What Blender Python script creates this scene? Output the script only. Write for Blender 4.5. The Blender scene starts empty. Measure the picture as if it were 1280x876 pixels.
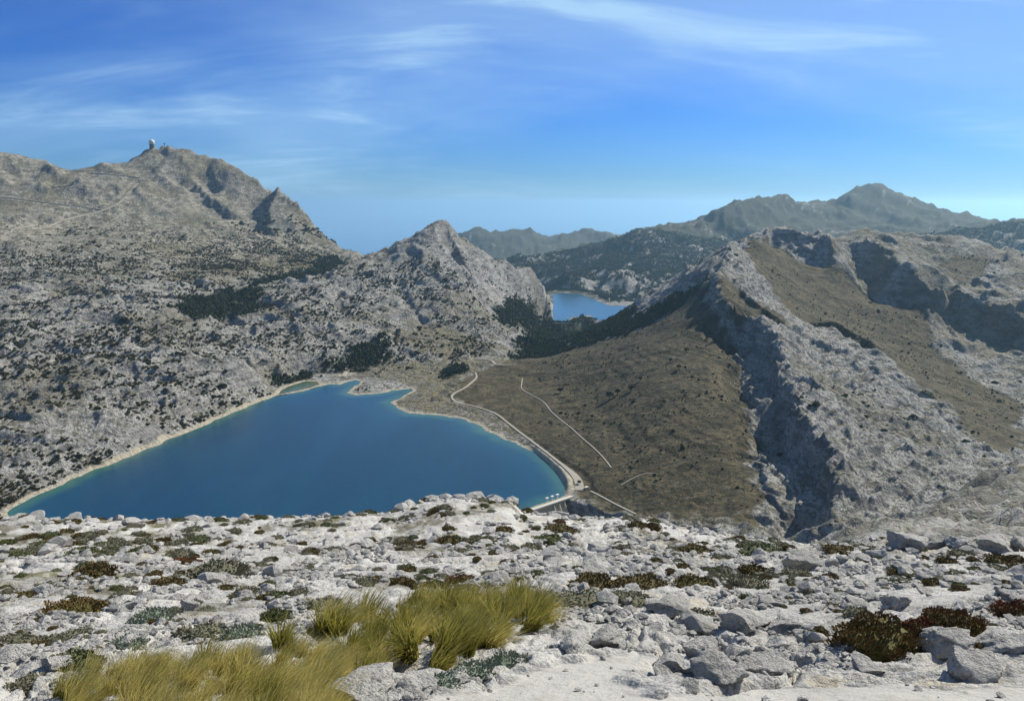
import bpy, bmesh, math, random, time
import numpy as np
from mathutils import Vector
T0 = time.time()
rng = np.random.default_rng(7)
random.seed(7)
R = math.radians
scene = bpy.context.scene
COL = scene.collection

# ------------------------------------------------------------------ camera
EYE = 363.0                      # metres above the level of the near reservoir
PITCH = R(10.315)
cam_data = bpy.data.cameras.new('camera')
cam = bpy.data.objects.new('camera', cam_data)
COL.objects.link(cam)
cam.location = (0, 0, EYE)
cam.rotation_euler = (math.pi/2 - PITCH, 0, 0)
cam_data.sensor_width = 36.0
cam_data.lens = 36.0*1000/1280
cam_data.clip_start = 0.2
cam_data.clip_end = 200000
scene.camera = cam

# ------------------------------------------------------------------ light
SUN_AZ, SUN_EL = R(51), R(41)    # azimuth from +Y (view) towards +X
to_sun = Vector((math.sin(SUN_AZ)*math.cos(SUN_EL), math.cos(SUN_AZ)*math.cos(SUN_EL), math.sin(SUN_EL)))
sun_data = bpy.data.lights.new('sun', 'SUN')
sun_data.energy = 5.0
sun_data.angle = R(0.55)
sun_data.color = (1.0, 0.945, 0.83)
sun = bpy.data.objects.new('sun', sun_data)
COL.objects.link(sun)
sun.rotation_euler = to_sun.to_track_quat('Z', 'Y').to_euler()
sun.location = (400, 100, 1200)

world = bpy.data.worlds.new('World')
scene.world = world
world.use_nodes = True
wn, wl = world.node_tree.nodes, world.node_tree.links
wn.clear()
def N(nodes, t, **kw):
    n = nodes.new(t)
    for k, v in kw.items():
        if k == 'inp':
            for a, b in v.items(): n.inputs[a].default_value = b
        else: setattr(n, k, v)
    return n
out = N(wn, 'ShaderNodeOutputWorld')
bg = N(wn, 'ShaderNodeBackground', inp={'Strength': 0.050})
sky = N(wn, 'ShaderNodeTexSky', sky_type='NISHITA', sun_disc=False, sun_elevation=SUN_EL, sun_rotation=SUN_AZ,
        altitude=900, air_density=1.15, dust_density=0.25, ozone_density=3.0)
# camera response: deeper, bluer rendering of the whole sky (one gain, one gamma, one tint)
gn = N(wn, 'ShaderNodeVectorMath', operation='MULTIPLY', inp={1: (.1, .1, .1)}); wl.new(sky.outputs[0], gn.inputs[0])
gm = N(wn, 'ShaderNodeGamma', inp={'Gamma': 1.25}); wl.new(gn.outputs[0], gm.inputs['Color'])
hsv = N(wn, 'ShaderNodeVectorMath', operation='MULTIPLY', inp={1: (3.9, 8.4, 17.5)}); wl.new(gm.outputs[0], hsv.inputs[0])
# thin cirrus: noise on a flat layer high above, drawn out along the wind
tc = N(wn, 'ShaderNodeTexCoord')
sep = N(wn, 'ShaderNodeSeparateXYZ'); wl.new(tc.outputs['Generated'], sep.inputs[0])
zm = N(wn, 'ShaderNodeMath', operation='MAXIMUM', inp={1: 0.0}); wl.new(sep.outputs['Z'], zm.inputs[0])
zc = N(wn, 'ShaderNodeMath', operation='ADD', inp={1: 0.22}); wl.new(zm.outputs[0], zc.inputs[0])
dx = N(wn, 'ShaderNodeMath', operation='DIVIDE'); wl.new(sep.outputs['X'], dx.inputs[0]); wl.new(zc.outputs[0], dx.inputs[1])
dy = N(wn, 'ShaderNodeMath', operation='DIVIDE'); wl.new(sep.outputs['Y'], dy.inputs[0]); wl.new(zc.outputs[0], dy.inputs[1])
sh_ = N(wn, 'ShaderNodeMath', operation='SUBTRACT', inp={1: 1.25}); wl.new(dx.outputs[0], sh_.inputs[0])
cmb = N(wn, 'ShaderNodeCombineXYZ'); wl.new(sh_.outputs[0], cmb.inputs[0]); wl.new(dy.outputs[0], cmb.inputs[1])
def cloud(rot, scl, nscale, detail, lo, hi, dist, loc=(0, 0, 0), rough=0.6):
    mp = N(wn, 'ShaderNodeMapping'); mp.inputs['Rotation'].default_value = (0, 0, R(rot)); mp.inputs['Scale'].default_value = scl
    mp.inputs['Location'].default_value = loc
    wl.new(cmb.outputs[0], mp.inputs[0])
    ns = N(wn, 'ShaderNodeTexNoise', inp={'Scale': nscale, 'Detail': detail, 'Roughness': rough, 'Distortion': dist})
    wl.new(mp.outputs[0], ns.inputs['Vector'])
    mr = N(wn, 'ShaderNodeMapRange', interpolation_type='SMOOTHSTEP', inp={'From Min': lo, 'From Max': hi})
    wl.new(ns.outputs[0], mr.inputs['Value'])
    return mr.outputs[0]
streak = cloud(-62, (0.32, 1.0, 1), 1.5, 8, 0.50, 0.78, 1.2, loc=(8.6, 5.1, 0), rough=.56)
wisps = cloud(-66, (0.50, 1.0, 1), 1.1, 9, 0.49, 0.76, 1.8, loc=(2.3, 0.2, 0), rough=0.58)
veil = cloud(-50, (0.5, 0.8, 1), 0.62, 5, 0.36, 0.68, 0.7, loc=(1.2, 4.0, 0), rough=.5)
def M2(op, a, b):
    m = N(wn, 'ShaderNodeMath', operation=op)
    for i, v in enumerate((a, b)):
        if isinstance(v, (int, float)): m.inputs[i].default_value = v
        else: wl.new(v, m.inputs[i])
    return m.outputs[0]
broken = M2('MULTIPLY', M2('ADD', M2('MULTIPLY', streak, 0.5), M2('MULTIPLY', wisps, 0.5)), M2('ADD', M2('MULTIPLY', veil, 0.85), 0.12))
cl = M2('ADD', M2('MULTIPLY', broken, 1.25), M2('MULTIPLY', veil, 0.40))
cl = M2('MINIMUM', cl, 0.8)
mix = N(wn, 'ShaderNodeMix', data_type='RGBA'); wl.new(cl, mix.inputs['Factor'])
wl.new(hsv.outputs[0], mix.inputs['A']); mix.inputs['B'].default_value = (7.5, 11.5, 15.0, 1)
wl.new(mix.outputs['Result'], bg.inputs['Color'])
wl.new(bg.outputs[0], out.inputs['Surface'])

vs = scene.view_settings
vs.view_transform = 'Standard'; vs.look = 'None'; vs.gamma = 1.0; vs.exposure = 0.42; vs.use_curve_mapping = False
scene.cycles.volume_bounces = 1
scene.cycles.max_bounces = 6
scene.cycles.diffuse_bounces = 3
scene.cycles.use_denoising = True

# ------------------------------------------------------------------ numeric helpers
cp, sp = math.cos(PITCH), math.sin(PITCH)
def ray(px, py):
    u = (np.asarray(px, float)-640)/1000; v = (438-np.asarray(py, float))/1000
    return np.stack([u, cp+v*sp, -sp+v*cp], -1)          # world direction
def at(px, py, Y):
    d = ray(px, py); t = np.asarray(Y, float)/d[..., 1]
    return np.stack([d[..., 0]*t, d[..., 1]*t, EYE+d[..., 2]*t], -1)
def atz(px, py, z):
    d = ray(px, py); t = (np.asarray(z, float)-EYE)/d[..., 2]
    return np.stack([d[..., 0]*t, d[..., 1]*t, EYE+d[..., 2]*t], -1)
def project(P):
    x, y, z = P[..., 0], P[..., 1], P[..., 2]-EYE
    f = y*cp - z*sp; up = y*sp + z*cp
    return 640+1000*x/f, 438-1000*up/f

_perm = np.random.default_rng(3).permutation(4096).astype(np.int64)
_gr = np.random.default_rng(5).uniform(0, 2*np.pi, 4096)
_gx, _gy = np.cos(_gr).astype(np.float32), np.sin(_gr).astype(np.float32)
def perlin(x, y, seed=0):
    xi = np.floor(x).astype(np.int64); yi = np.floor(y).astype(np.int64)
    xf = (x-xi).astype(np.float32); yf = (y-yi).astype(np.float32)
    def g(ix, iy, fx, fy):
        h = _perm[(_perm[(ix+seed*131) & 4095]+iy) & 4095]
        return _gx[h]*fx+_gy[h]*fy
    u = xf*xf*xf*(xf*(xf*6-15)+10); v = yf*yf*yf*(yf*(yf*6-15)+10)
    a = g(xi, yi, xf, yf); b = g(xi+1, yi, xf-1, yf); c = g(xi, yi+1, xf, yf-1); d = g(xi+1, yi+1, xf-1, yf-1)
    return 1.5*((a+(b-a)*u)*(1-v)+(c+(d-c)*u)*v)
def smooth(a, b, x):
    t = np.clip((x-a)/(b-a), 0, 1); return t*t*(3-2*t)
def in_poly(x, y, poly):
    inside = np.zeros(x.shape, bool); n = len(poly)
    for i in range(n):
        x0, y0 = poly[i][0], poly[i][1]; x1, y1 = poly[(i+1) % n][0], poly[(i+1) % n][1]
        if y0 == y1: continue
        c = ((y0 > y) != (y1 > y)) & (x < (x1-x0)*(y-y0)/(y1-y0)+x0)
        inside ^= c
    return inside
def seg_dist(x, y, pts, closed=True):
    d = np.full(x.shape, 1e9); n = len(pts)
    for i in range(n if closed else n-1):
        ax, ay = pts[i][0], pts[i][1]; bx, by = pts[(i+1) % n][0], pts[(i+1) % n][1]
        vx, vy = bx-ax, by-ay; L = vx*vx+vy*vy+1e-9
        t = np.clip(((x-ax)*vx+(y-ay)*vy)/L, 0, 1)
        d = np.minimum(d, (x-ax-t*vx)**2+(y-ay-t*vy)**2)
    return np.sqrt(d)
class RBF:
    def __init__(s, P, c=0.003, reg=1e-7):
        s.c = c
        s.P = np.stack([np.arctan2(P[:, 0], P[:, 1]), np.log(np.hypot(P[:, 0], P[:, 1]))], 1)
        n = len(P); A = np.zeros((n+1, n+1))
        d = s.P[:, None]-s.P[None]
        A[:n, :n] = np.sqrt((d**2).sum(-1)+c*c); A[:n, :n] -= reg*np.eye(n)
        A[n, :n] = 1; A[:n, n] = 1
        b = np.zeros(n+1); b[:n] = P[:, 2]
        s.w = np.linalg.solve(A, b).astype(np.float32)
        s.P = s.P.astype(np.float32)
    def __call__(s, th, lr):
        th = np.asarray(th, np.float32).ravel(); lr = np.asarray(lr, np.float32).ravel()
        o = np.empty(len(th), np.float32); n = len(s.P)
        for i in range(0, len(th), 8000):
            a = th[i:i+8000, None]-s.P[None, :, 0]; b = lr[i:i+8000, None]-s.P[None, :, 1]
            o[i:i+8000] = np.sqrt(a*a+b*b+s.c*s.c) @ s.w[:n] + s.w[n]
        return o
def dens(pts, step=0.012):
    """polyline of (px, py, Y) -> 3-D points, sampled evenly as seen in plan from the summit"""
    P = np.array([at(*p) if len(p) == 3 else atz(p[0], p[1], p[3]) for p in pts])
    return densw(P, step)
def densw(P, step=0.012):
    P = np.asarray(P, float); out = [P[0]]
    for a, b in zip(P[:-1], P[1:]):
        da = math.hypot(math.atan2(b[0], b[1])-math.atan2(a[0], a[1]), math.log(math.hypot(b[0], b[1])/math.hypot(a[0], a[1])))
        k = max(1, int(math.ceil(da/step)))
        for i in range(1, k+1): out.append(a+(b-a)*i/k)
    return np.array(out)
def thin(P, d=0.0045):
    q = np.stack([np.arctan2(P[:, 0], P[:, 1]), np.log(np.hypot(P[:, 0], P[:, 1]))], 1)
    keep = []
    cells = {}
    for i in range(len(P)):
        k = (int(q[i, 0]//d), int(q[i, 1]//d)); ok = True
        for ii in (-1, 0, 1):
            for jj in (-1, 0, 1):
                for m in cells.get((k[0]+ii, k[1]+jj), ()):
                    if np.hypot(*(q[i]-q[m])) < d: ok = False
        if ok: keep.append(i); cells.setdefault(k, []).append(i)
    return P[keep]

# ------------------------------------------------------------------ reservoirs (plan outlines)
def plan(pix, z): return [tuple(atz(a, b, z)[:2]) for a, b in pix]
LAKE = plan([(8, 641), (28, 628), (60, 613), (120, 587), (200, 555), (270, 525), (322, 503), (345, 495), (372, 490), (400, 482.5), (412, 480), (425, 481),
             (436, 476.5), (444, 475), (452, 477), (448, 481), (440, 485), (433, 491), (445, 494), (470, 492.5), (498, 487), (512, 485.5), (517, 488),
             (503, 496), (488, 503), (494, 509), (510, 516.5), (545, 519), (562, 521), (580, 524), (592, 530), (612, 539), (626, 546), (642, 553),
             (662, 563), (676, 569), (690, 581), (700, 592), (707, 605), (711, 615), (700, 621), (680, 628), (655, 637.5), (630, 650), (560, 690), (400, 712), (250, 708), (100, 690), (20, 656)], 0)
POND = plan([(347, 493), (352, 487), (366, 481), (383, 476), (397, 477), (399, 480.5), (386, 484.5), (372, 488)], 0)
GORG_Z = -138.0
GORG = plan([(681, 396), (687, 388), (691, 378), (690, 368), (700, 366), (722, 367), (735, 371), (752, 379), (765, 382), (790, 382), (822, 379),
             (818, 389), (800, 398), (765, 402), (744, 400), (738, 394), (716, 397), (704, 404), (692, 403)], GORG_Z)
def jit(poly, amp, step):
    o = []
    n = len(poly)
    for i in range(n):
        a = np.array(poly[i]); b = np.array(poly[(i+1) % n]); L = np.hypot(*(b-a)); k = max(1, int(L/step))
        for j in range(k):
            p = a+(b-a)*j/k; nn = np.array([-(b-a)[1], (b-a)[0]])/max(L, 1e-6)
            o.append(tuple(p+nn*amp*float(perlin(np.array([p[0]/25]), np.array([p[1]/25]), 9)[0])))
    return o
LAKE = jit(LAKE, 6, 12); POND = jit(POND, 2, 10); GORG = jit(GORG, 18, 30)

# ------------------------------------------------------------------ main relief: ridges, spurs and valley lines
Z = 'z'
lines = [
 # high massif on the left: skyline, then steps down its flank
 [(-260, 185, 3700), (-120, 172, 3850), (0, 188, 4000), (25, 193, 4020), (50, 201, 4050), (75, 209, 4080), (95, 211, 4100), (118, 208, 4150), (140, 206, 4200), (162, 201, 4250), (177, 191, 4290),
  (181, 185, 4310), (190, 182, 4320), (199, 183, 4330), (206, 188, 4330), (222, 189, 4350), (236, 188, 4350), (248, 195, 4350), (258, 199, 4340), (275, 201, 4320), (300, 210, 4300), (312, 219, 4280), (325, 229, 4250), (336, 238, 4220)],
 [(338, 240, 4170), (342, 236, 4150), (346, 234, 4140), (350, 238, 4130), (355, 249, 4110), (362, 250, 4100), (371, 252, 4085), (375, 262, 4060), (383, 276, 4040), (390, 283, 4020), (400, 294, 4000), (411, 305, 4000), (420, 312, 4000), (436, 318, 3950), (450, 322, 3900), (468, 322, 3850)],
 [(-200, 232, 3500), (0, 238, 3600), (60, 240, 3650), (110, 238, 3700), (150, 230, 3850)],
 [(190, 182, 4320), (184, 215, 4080), (176, 232, 3900), (158, 254, 3680), (140, 268, 3550), (110, 285, 3350), (75, 305, 3050)],
 [(236, 188, 4350), (240, 230, 4080), (262, 262, 3900), (285, 285, 3700), (303, 300, 3500)],
 [(258, 199, 4340), (272, 236, 4150), (300, 262, 4020), (318, 282, 3900)],
 [(346, 234, 4140), (341, 262, 4020), (344, 284, 3880), (352, 300, 3750)],
 [(325, 240, 4190), (322, 262, 4080), (310, 275, 4010)],
 [(-260, 275, 3000), (-100, 268, 3050), (0, 272, 3050), (60, 280, 3050), (130, 290, 3100), (200, 300, 3100), (280, 315, 3150), (340, 318, 3350), (390, 314, 3650)],
 [(-260, 330, 2300), (-100, 328, 2350), (0, 328, 2400), (100, 332, 2450), (200, 337, 2550), (300, 340, 2750), (360, 338, 3000), (400, 330, 3350)],
 [(-260, 400, 1650), (-100, 402, 1670), (0, 404, 1680), (60, 396, 1720), (120, 400, 1700), (180, 395, 1760), (222, 386, 1880)],
 [(-260, 500, 1150), (-100, 500, 1180), (0, 500, 1220), (100, 495, 1250), (180, 485, 1320), (250, 468, 1430), (300, 452, 1540)],
 [(-260, 560, 1000), (-100, 570, 1000), (0, 570, 1035), (80, 556, 1085), (170, 527, 1190)],
 # notch with the dark wood, the gully below it
 [(226, 392, 1900), (250, 384, 2010), (285, 374, 2200), (320, 362, 2450), (370, 352, 2750), (410, 340, 3150), (445, 330, 3550)],
 [(226, 392, 1900), (252, 414, 1780), (285, 434, 1690), (312, 455, 1610), (330, 478, 1560)],
 # karst shoulder and conical peak
 [(550, 274, 2900), (543, 277, 2900), (534, 283, 2900), (520, 293, 2880), (508, 302, 2850), (492, 314, 2800), (475, 323, 2720), (455, 330, 2620), (432, 339, 2520), (405, 351, 2380), (375, 356, 2320), (335, 354, 2330), (318, 358, 2300)],
 [(550, 274, 2900), (557, 276, 2910), (564, 284, 2920), (572, 295, 2935), (580, 301, 2945), (600, 315, 2980), (622, 330, 3040), (645, 343, 3120), (668, 356, 3260), (684, 366, 3450), (691, 374, 3600)],
 [(546, 278, 2880), (541, 303, 2760), (556, 325, 2660), (572, 350, 2520), (590, 380, 2360), (612, 405, 2220), (640, 428, 2080)],
 [(562, 287, 2900), (566, 315, 2810), (585, 345, 2680), (610, 378, 2520), (635, 405, 2400)],
 [(640, 360, 3050), (650, 385, 2850), (660, 400, 2750), (668, 412, 2650)],
 [(500, 320, 2700), (505, 350, 2500), (510, 380, 2300), (520, 400, 2190), (560, 415, 2120)],
 [(432, 339, 2520), (440, 370, 2280), (455, 395, 2120), (470, 412, 2030)],
 [(375, 356, 2320), (385, 385, 2120), (400, 410, 1960), (400, 430, 1850), (395, 450, 1720)],
 [(318, 366, 2240), (300, 392, 2060), (290, 402, 1990), (330, 398, 2010), (350, 415, 1900), (355, 440, 1760), (352, 462, 1640)],
 [(345, 475, 1, 3.0), (390, 466, 1, 4.0), (430, 460, 1, 7.0), (470, 455, 1, 9.0), (520, 448, 1, 14.0), (560, 440, 1, 18.0), (600, 440, 1, 12.0)],
 [(470, 470, 1, 5.0), (520, 470, 1, 6.0), (560, 478, 1, 6.0), (600, 458, 1, 7.0), (640, 444, 1, 6.0)],
 [(480, 430, 1880), (520, 425, 1930), (560, 428, 1960), (610, 432, 1990)],
 # brown slope right of the water: shoulder against the pines, foot along the road
 [(648, 449, 1950), (680, 444, 1920), (715, 436, 1900), (760, 424, 1880), (800, 409, 1860), (832, 394, 1830), (856, 378, 1800), (872, 364, 1780), (884, 352, 1740)],
 [(722, 612, 1, 4.5), (700, 584, 1, 5.0), (665, 553, 1, 5.0), (630, 524, 1, 5.0), (590, 508, 1, 5.0), (566, 499, 1, 4.5), (590, 480, 1, 6.0)],
 [(760, 640, 905), (800, 645, 880), (850, 650, 845), (910, 655, 800), (946, 660, 775)],
 [(765, 600, 985), (770, 560, 1090), (750, 520, 1260), (720, 490, 1450), (680, 465, 1680)],
 [(850, 560, 1030), (840, 500, 1200), (820, 460, 1390), (790, 430, 1640)],
 # cliff ridge: crest, foot of the cliff, foot of the slope in its shadow
 [(912, 307, 1900), (908, 318, 1850), (900, 334, 1780), (890, 350, 1700), (893, 364, 1650), (900, 377, 1600), (912, 386, 1550), (930, 394, 1490), (950, 404, 1430), (966, 424, 1345), (970, 440, 1280), (969, 453, 1235), (979, 475, 1150), (980, 494, 1092),
  (992, 511, 1040), (1000, 529, 990), (1021, 549, 930), (1037, 569, 880), (1039, 590, 836), (1040, 620, 778), (1036, 655, 715)],
 [(884, 357, 1730), (884, 374, 1650), (890, 390, 1590), (908, 400, 1560), (922, 415, 1530), (930, 432, 1425), (935, 455, 1312), (942, 474, 1222), (946, 495, 1150), (955, 520, 1074), (970, 548, 1002), (985, 572, 938), (998, 600, 874), (1003, 625, 822), (1005, 655, 770)],
 [(850, 392, 1690), (862, 392, 1650), (880, 410, 1555), (892, 434, 1450), (895, 472, 1278), (903, 518, 1118), (903, 565, 994), (899, 605, 920), (930, 630, 846)],
 [(925, 575, 985), (945, 600, 915), (960, 625, 855), (975, 650, 800)],
 [(935, 462, 1320), (925, 470, 1315), (930, 490, 1240), (925, 505, 1195)],
 # slab on its sunny side
 [(930, 318, 1900), (950, 345, 1830), (975, 385, 1680), (1005, 440, 1440), (1040, 480, 1250), (1070, 520, 1090), (1090, 560, 965), (1095, 610, 830), (1080, 650, 735)],
 [(945, 325, 1960), (968, 352, 1870), (990, 385, 1760), (1015, 403, 1690), (1045, 402, 1680), (1066, 416, 1620), (1090, 427, 1570), (1110, 442, 1510)],
 [(917, 348, 1735), (935, 372, 1650), (965, 392, 1575), (990, 406, 1530), (1020, 415, 1590), (1060, 425, 1560)],
 [(1100, 465, 1420), (1130, 500, 1260), (1165, 540, 1110), (1200, 572, 1000), (1228, 598, 905), (1190, 625, 815), (1140, 645, 750)],
 # brown valley behind, cliffs above it
 [(945, 300, 2060), (975, 330, 2010), (1030, 380, 1870), (1100, 430, 1690), (1160, 470, 1520), (1220, 510, 1370), (1280, 550, 1230), (1360, 600, 1110), (1500, 640, 1000)],
 [(961, 288, 2230), (972, 287, 2220), (985, 289, 2210), (1000, 290, 2190), (1018, 293, 2170), (1034, 296, 2140), (1040, 315, 2100), (1044, 330, 2060)],
 [(958, 300, 2160), (975, 308, 2140), (992, 318, 2120), (1012, 327, 2090), (1034, 333, 2075)],
 [(1048, 300, 2240), (1056, 318, 2150), (1062, 333, 2080)],
 [(1066, 300, 2260), (1080, 299, 2240), (1090, 305, 2200), (1100, 316, 2140), (1112, 326, 2080), (1130, 342, 2000), (1152, 352, 1950), (1172, 364, 1890), (1195, 368, 1900), (1220, 372, 1900), (1245, 384, 1830), (1280, 398, 1770), (1360, 420, 1700)],
 [(1062, 335, 2130), (1075, 350, 2070), (1085, 364, 2030), (1118, 374, 1985), (1165, 377, 1935), (1190, 392, 1890), (1212, 404, 1850), (1240, 420, 1780), (1280, 430, 1720), (1360, 452, 1640)],
 [(1060, 290, 2480), (1080, 285, 2500), (1100, 291, 2500), (1140, 299, 2500), (1170, 301, 2500), (1190, 297, 2500), (1215, 298, 2480), (1245, 308, 2450), (1280, 318, 2400), (1400, 325, 2300), (1560, 330, 2200)],
 [(1180, 340, 2150), (1220, 345, 2130), (1280, 350, 2080), (1400, 370, 2000)],
 # pine valley and surroundings of the far reservoir
 [(655, 436, 2280), (690, 427, 2480), (735, 423, 2780), (790, 413, 2980), (838, 394, 2900), (868, 366, 2650), (888, 350, 2450)],
 [(690, 416, 3150), (735, 415, 3300), (780, 412, 3350), (830, 402, 3350), (870, 368, 3300)],
 [(670, 405, 3100), (678, 400, 3350)],
 [(700, 360, 4750), (715, 345, 4900), (735, 340, 5000), (745, 350, 4900), (742, 366, 4750)],
 [(770, 345, 4900), (780, 365, 4700), (787, 380, 4400)],
 [(830, 375, 4600), (870, 350, 4900), (900, 340, 5200), (960, 320, 5700), (1060, 300, 6000)],
 # ranges beyond
 [(700, 345, 5600), (715, 333, 5800), (735, 322, 6000), (760, 307, 6200), (780, 296, 6300), (795, 288, 6400), (810, 286, 6500), (830, 283, 6600), (850, 279, 6700), (880, 272, 6900), (893, 270, 7000), (903, 258, 7050), (915, 252, 7100), (935, 250, 7200), (960, 249, 7300), (975, 246, 7400),
  (990, 251, 7500), (1010, 254, 7700), (1025, 250, 7850), (1040, 244, 7950), (1053, 237, 8000), (1058, 229, 8000), (1068, 229, 8000), (1080, 227, 8050), (1093, 229, 8050), (1103, 237, 8050), (1115, 244, 8050), (1135, 252, 8000), (1150, 254, 7900), (1180, 265, 7800), (1225, 277, 7600), (1250, 281, 7500), (1290, 287, 7400), (1420, 298, 7200), (1600, 300, 7000)],
 [(1058, 250, 7700), (1052, 268, 7300), (1040, 285, 6800)],
 [(1100, 255, 7600), (1130, 275, 7100), (1180, 290, 6600)],
 [(903, 275, 6800), (880, 300, 6300), (850, 320, 5700)],
 [(985, 265, 7200), (960, 285, 6700), (930, 305, 6200)],
 [(1225, 300, 5200), (1260, 291, 5200), (1290, 282, 5200), (1420, 262, 5200), (1600, 262, 5000)],
 [(610, 335, 6000), (636, 327, 6000), (660, 323, 6100), (685, 325, 6100), (705, 330, 6000)],
 [(560, 330, 7500), (640, 335, 7600), (720, 335, 7800)],
 [(545, 305, 10500), (578, 292, 10800), (590, 288, 10900), (598, 283, 11000), (610, 287, 11000), (640, 290, 11100), (665, 290, 11200), (690, 298, 11300), (702, 297, 11300), (715, 291, 11400), (728, 287, 11500), (745, 290, 11500), (762, 289, 11500), (776, 293, 11500), (800, 302, 11500), (840, 310, 11500)],
 [(600, 312, 9800), (650, 315, 9800), (700, 318, 10000), (750, 318, 10200)],
 [(600, 283, 11000), (625, 303, 10300)], [(728, 288, 11500), (715, 305, 10700)],
]
pts = [dens(l) for l in lines]
# land falling away behind the skylines
for li, sl in ((0, .55), (1, .6)):
    P = dens(lines[li], 0.03); r = np.hypot(P[:, 0], P[:, 1])
    for k, dz in ((1.10, .30), (1.22, .40)):
        Q = P.copy(); Q[:, :2] *= k; Q[:, 2] -= r*(k-1)*(.62 if k < 1.15 else .75); pts.append(Q)
P = dens([(534, 283, 2900), (550, 274, 2900), (572, 295, 2935), (600, 315, 2980), (645, 343, 3120)], .02); Q = P.copy(); Q[:, :2] *= 1.09; Q[:, 2] -= 140; pts.append(Q)
P = dens([(980, 289, 2210), (1034, 296, 2140)], .02); Q = P.copy(); Q[:, :2] *= 1.1; Q[:, 2] -= 35; pts.append(Q)
P = dens([(1060, 290, 2480), (1190, 297, 2500), (1400, 325, 2300)], .03); Q = P.copy(); Q[:, :2] *= 1.22; Q[:, 2] -= 160; pts.append(Q)
P = dens([(780, 296, 6300), (893, 270, 7000), (1000, 252, 7600), (1080, 227, 8050), (1290, 287, 7400), (1600, 300, 7000)], .04); Q = P.copy(); Q[:, :2] *= 1.2; Q[:, 2] -= 450; pts.append(Q)
P = dens([(545, 305, 10500), (598, 283, 11000), (728, 287, 11500), (840, 310, 11500)], .03); Q = P.copy(); Q[:, :2] *= 1.12; Q[:, 2] -= 450; pts.append(Q)
def wl_(lst): pts.append(densw(lst, .05))
wl_([(-2500, 6300, -820), (-1500, 6000, -820), (-700, 5900, -820), (-350, 5800, -700)])
wl_([(-6500, 12000, -850), (-1500, 11500, -850), (-900, 9500, -850)])
wl_([(-9000, 14500, -900), (0, 15500, -900), (9000, 14500, -900)])
wl_([(3000, 11500, -400), (7000, 10500, -400), (10500, 9000, -400)])
wl_([(1800, 4300, -60), (3000, 4100, -60), (4200, 3600, -60)])
wl_([(900, 3900, -40), (1300, 3500, 60), (2200, 3300, 90)])
wl_([(-4500, 4500, 300), (-3600, 5200, 100)])
# lakes: water's edge and bed
for poly, zz, dep in ((LAKE, 0, 18), (POND, 0, 2), (GORG, GORG_Z, 25)):
    pl = np.array([(a, b, zz) for a, b in poly]); pts.append(pl[::2])
    c = pl.mean(0); Q = c+(pl-c)*.55; Q[:, 2] = zz-dep; pts.append(Q[::4])
# near side of the valley, hidden behind the brow of the summit
wl_([(-620, 690, 25), (-400, 640, 60), (-150, 640, 60), (20, 680, 10), (70, 800, -22)])
wl_([(45, 862, -20), (62, 880, -18), (100, 905, 3), (118, 890, 5)])
wl_([(125, 840, 6), (150, 790, 8), (200, 720, 15), (290, 660, 30), (420, 600, 70), (560, 560, 120)])
wl_([(-420, 380, 190), (-250, 380, 190), (0, 390, 185), (150, 390, 175), (250, 400, 165), (380, 420, 165)])
wl_([(-210, 250, 250), (-100, 260, 248), (0, 270, 240), (80, 280, 232), (150, 285, 225), (230, 290, 230)])

# ------------------------------------------------------------------ summit slope at the camera
frow = []
A0, S0 = 1.5, 0.39
brow_x = [-250, -100, 0, 40, 80, 130, 200, 250, 330, 400, 440, 470, 500, 530, 555, 575, 590, 608, 625, 645, 660, 700, 740, 780, 830, 870, 920, 960, 1000, 1030]
brow_y = [650, 651, 653, 649, 652, 656, 661, 656, 657, 652, 651, 645, 640, 632, 628, 631, 635, 629, 630, 640, 641, 639, 640, 643, 649, 652, 659, 664, 670, 677]
def tanp(py): return math.tan(PITCH+math.atan((py-438)/1000))
for py, Y in ((990, 3.4), (940, 4.0), (900, 4.7), (876, 5.25), (850, 5.95), (820, 6.95), (790, 8.3), (765, 9.9), (740, 12.2), (720, 15), (705, 18.2)):
    for px in range(-260, 1561, 130):
        k = 1.0
        if px > 1000: k = 1.0-.10*smooth(1000, 1200, px)*(1 if py < 800 else .3)
        frow.append(at(px, py, Y*k))
for px in range(-260, 1000, 90):
    frow.append(at(px, 690, 24)); frow.append(at(px, 676, 33))
for x, y in zip(brow_x, brow_y):
    Yb = 58 if x < 900 else 58-.12*(x-900)
    frow.append(at(x, y, Yb))
    b = at(x, y, Yb); d = b[:2]/np.hypot(*b[:2]); f = 1-smooth(950, 1030, x)
    for kk, sl in ((22, .60), (70, .62), (150, .60)):
        if x < 940: frow.append(np.array([*(b[:2]+d*kk), b[2]-sl*kk-2]))
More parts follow.
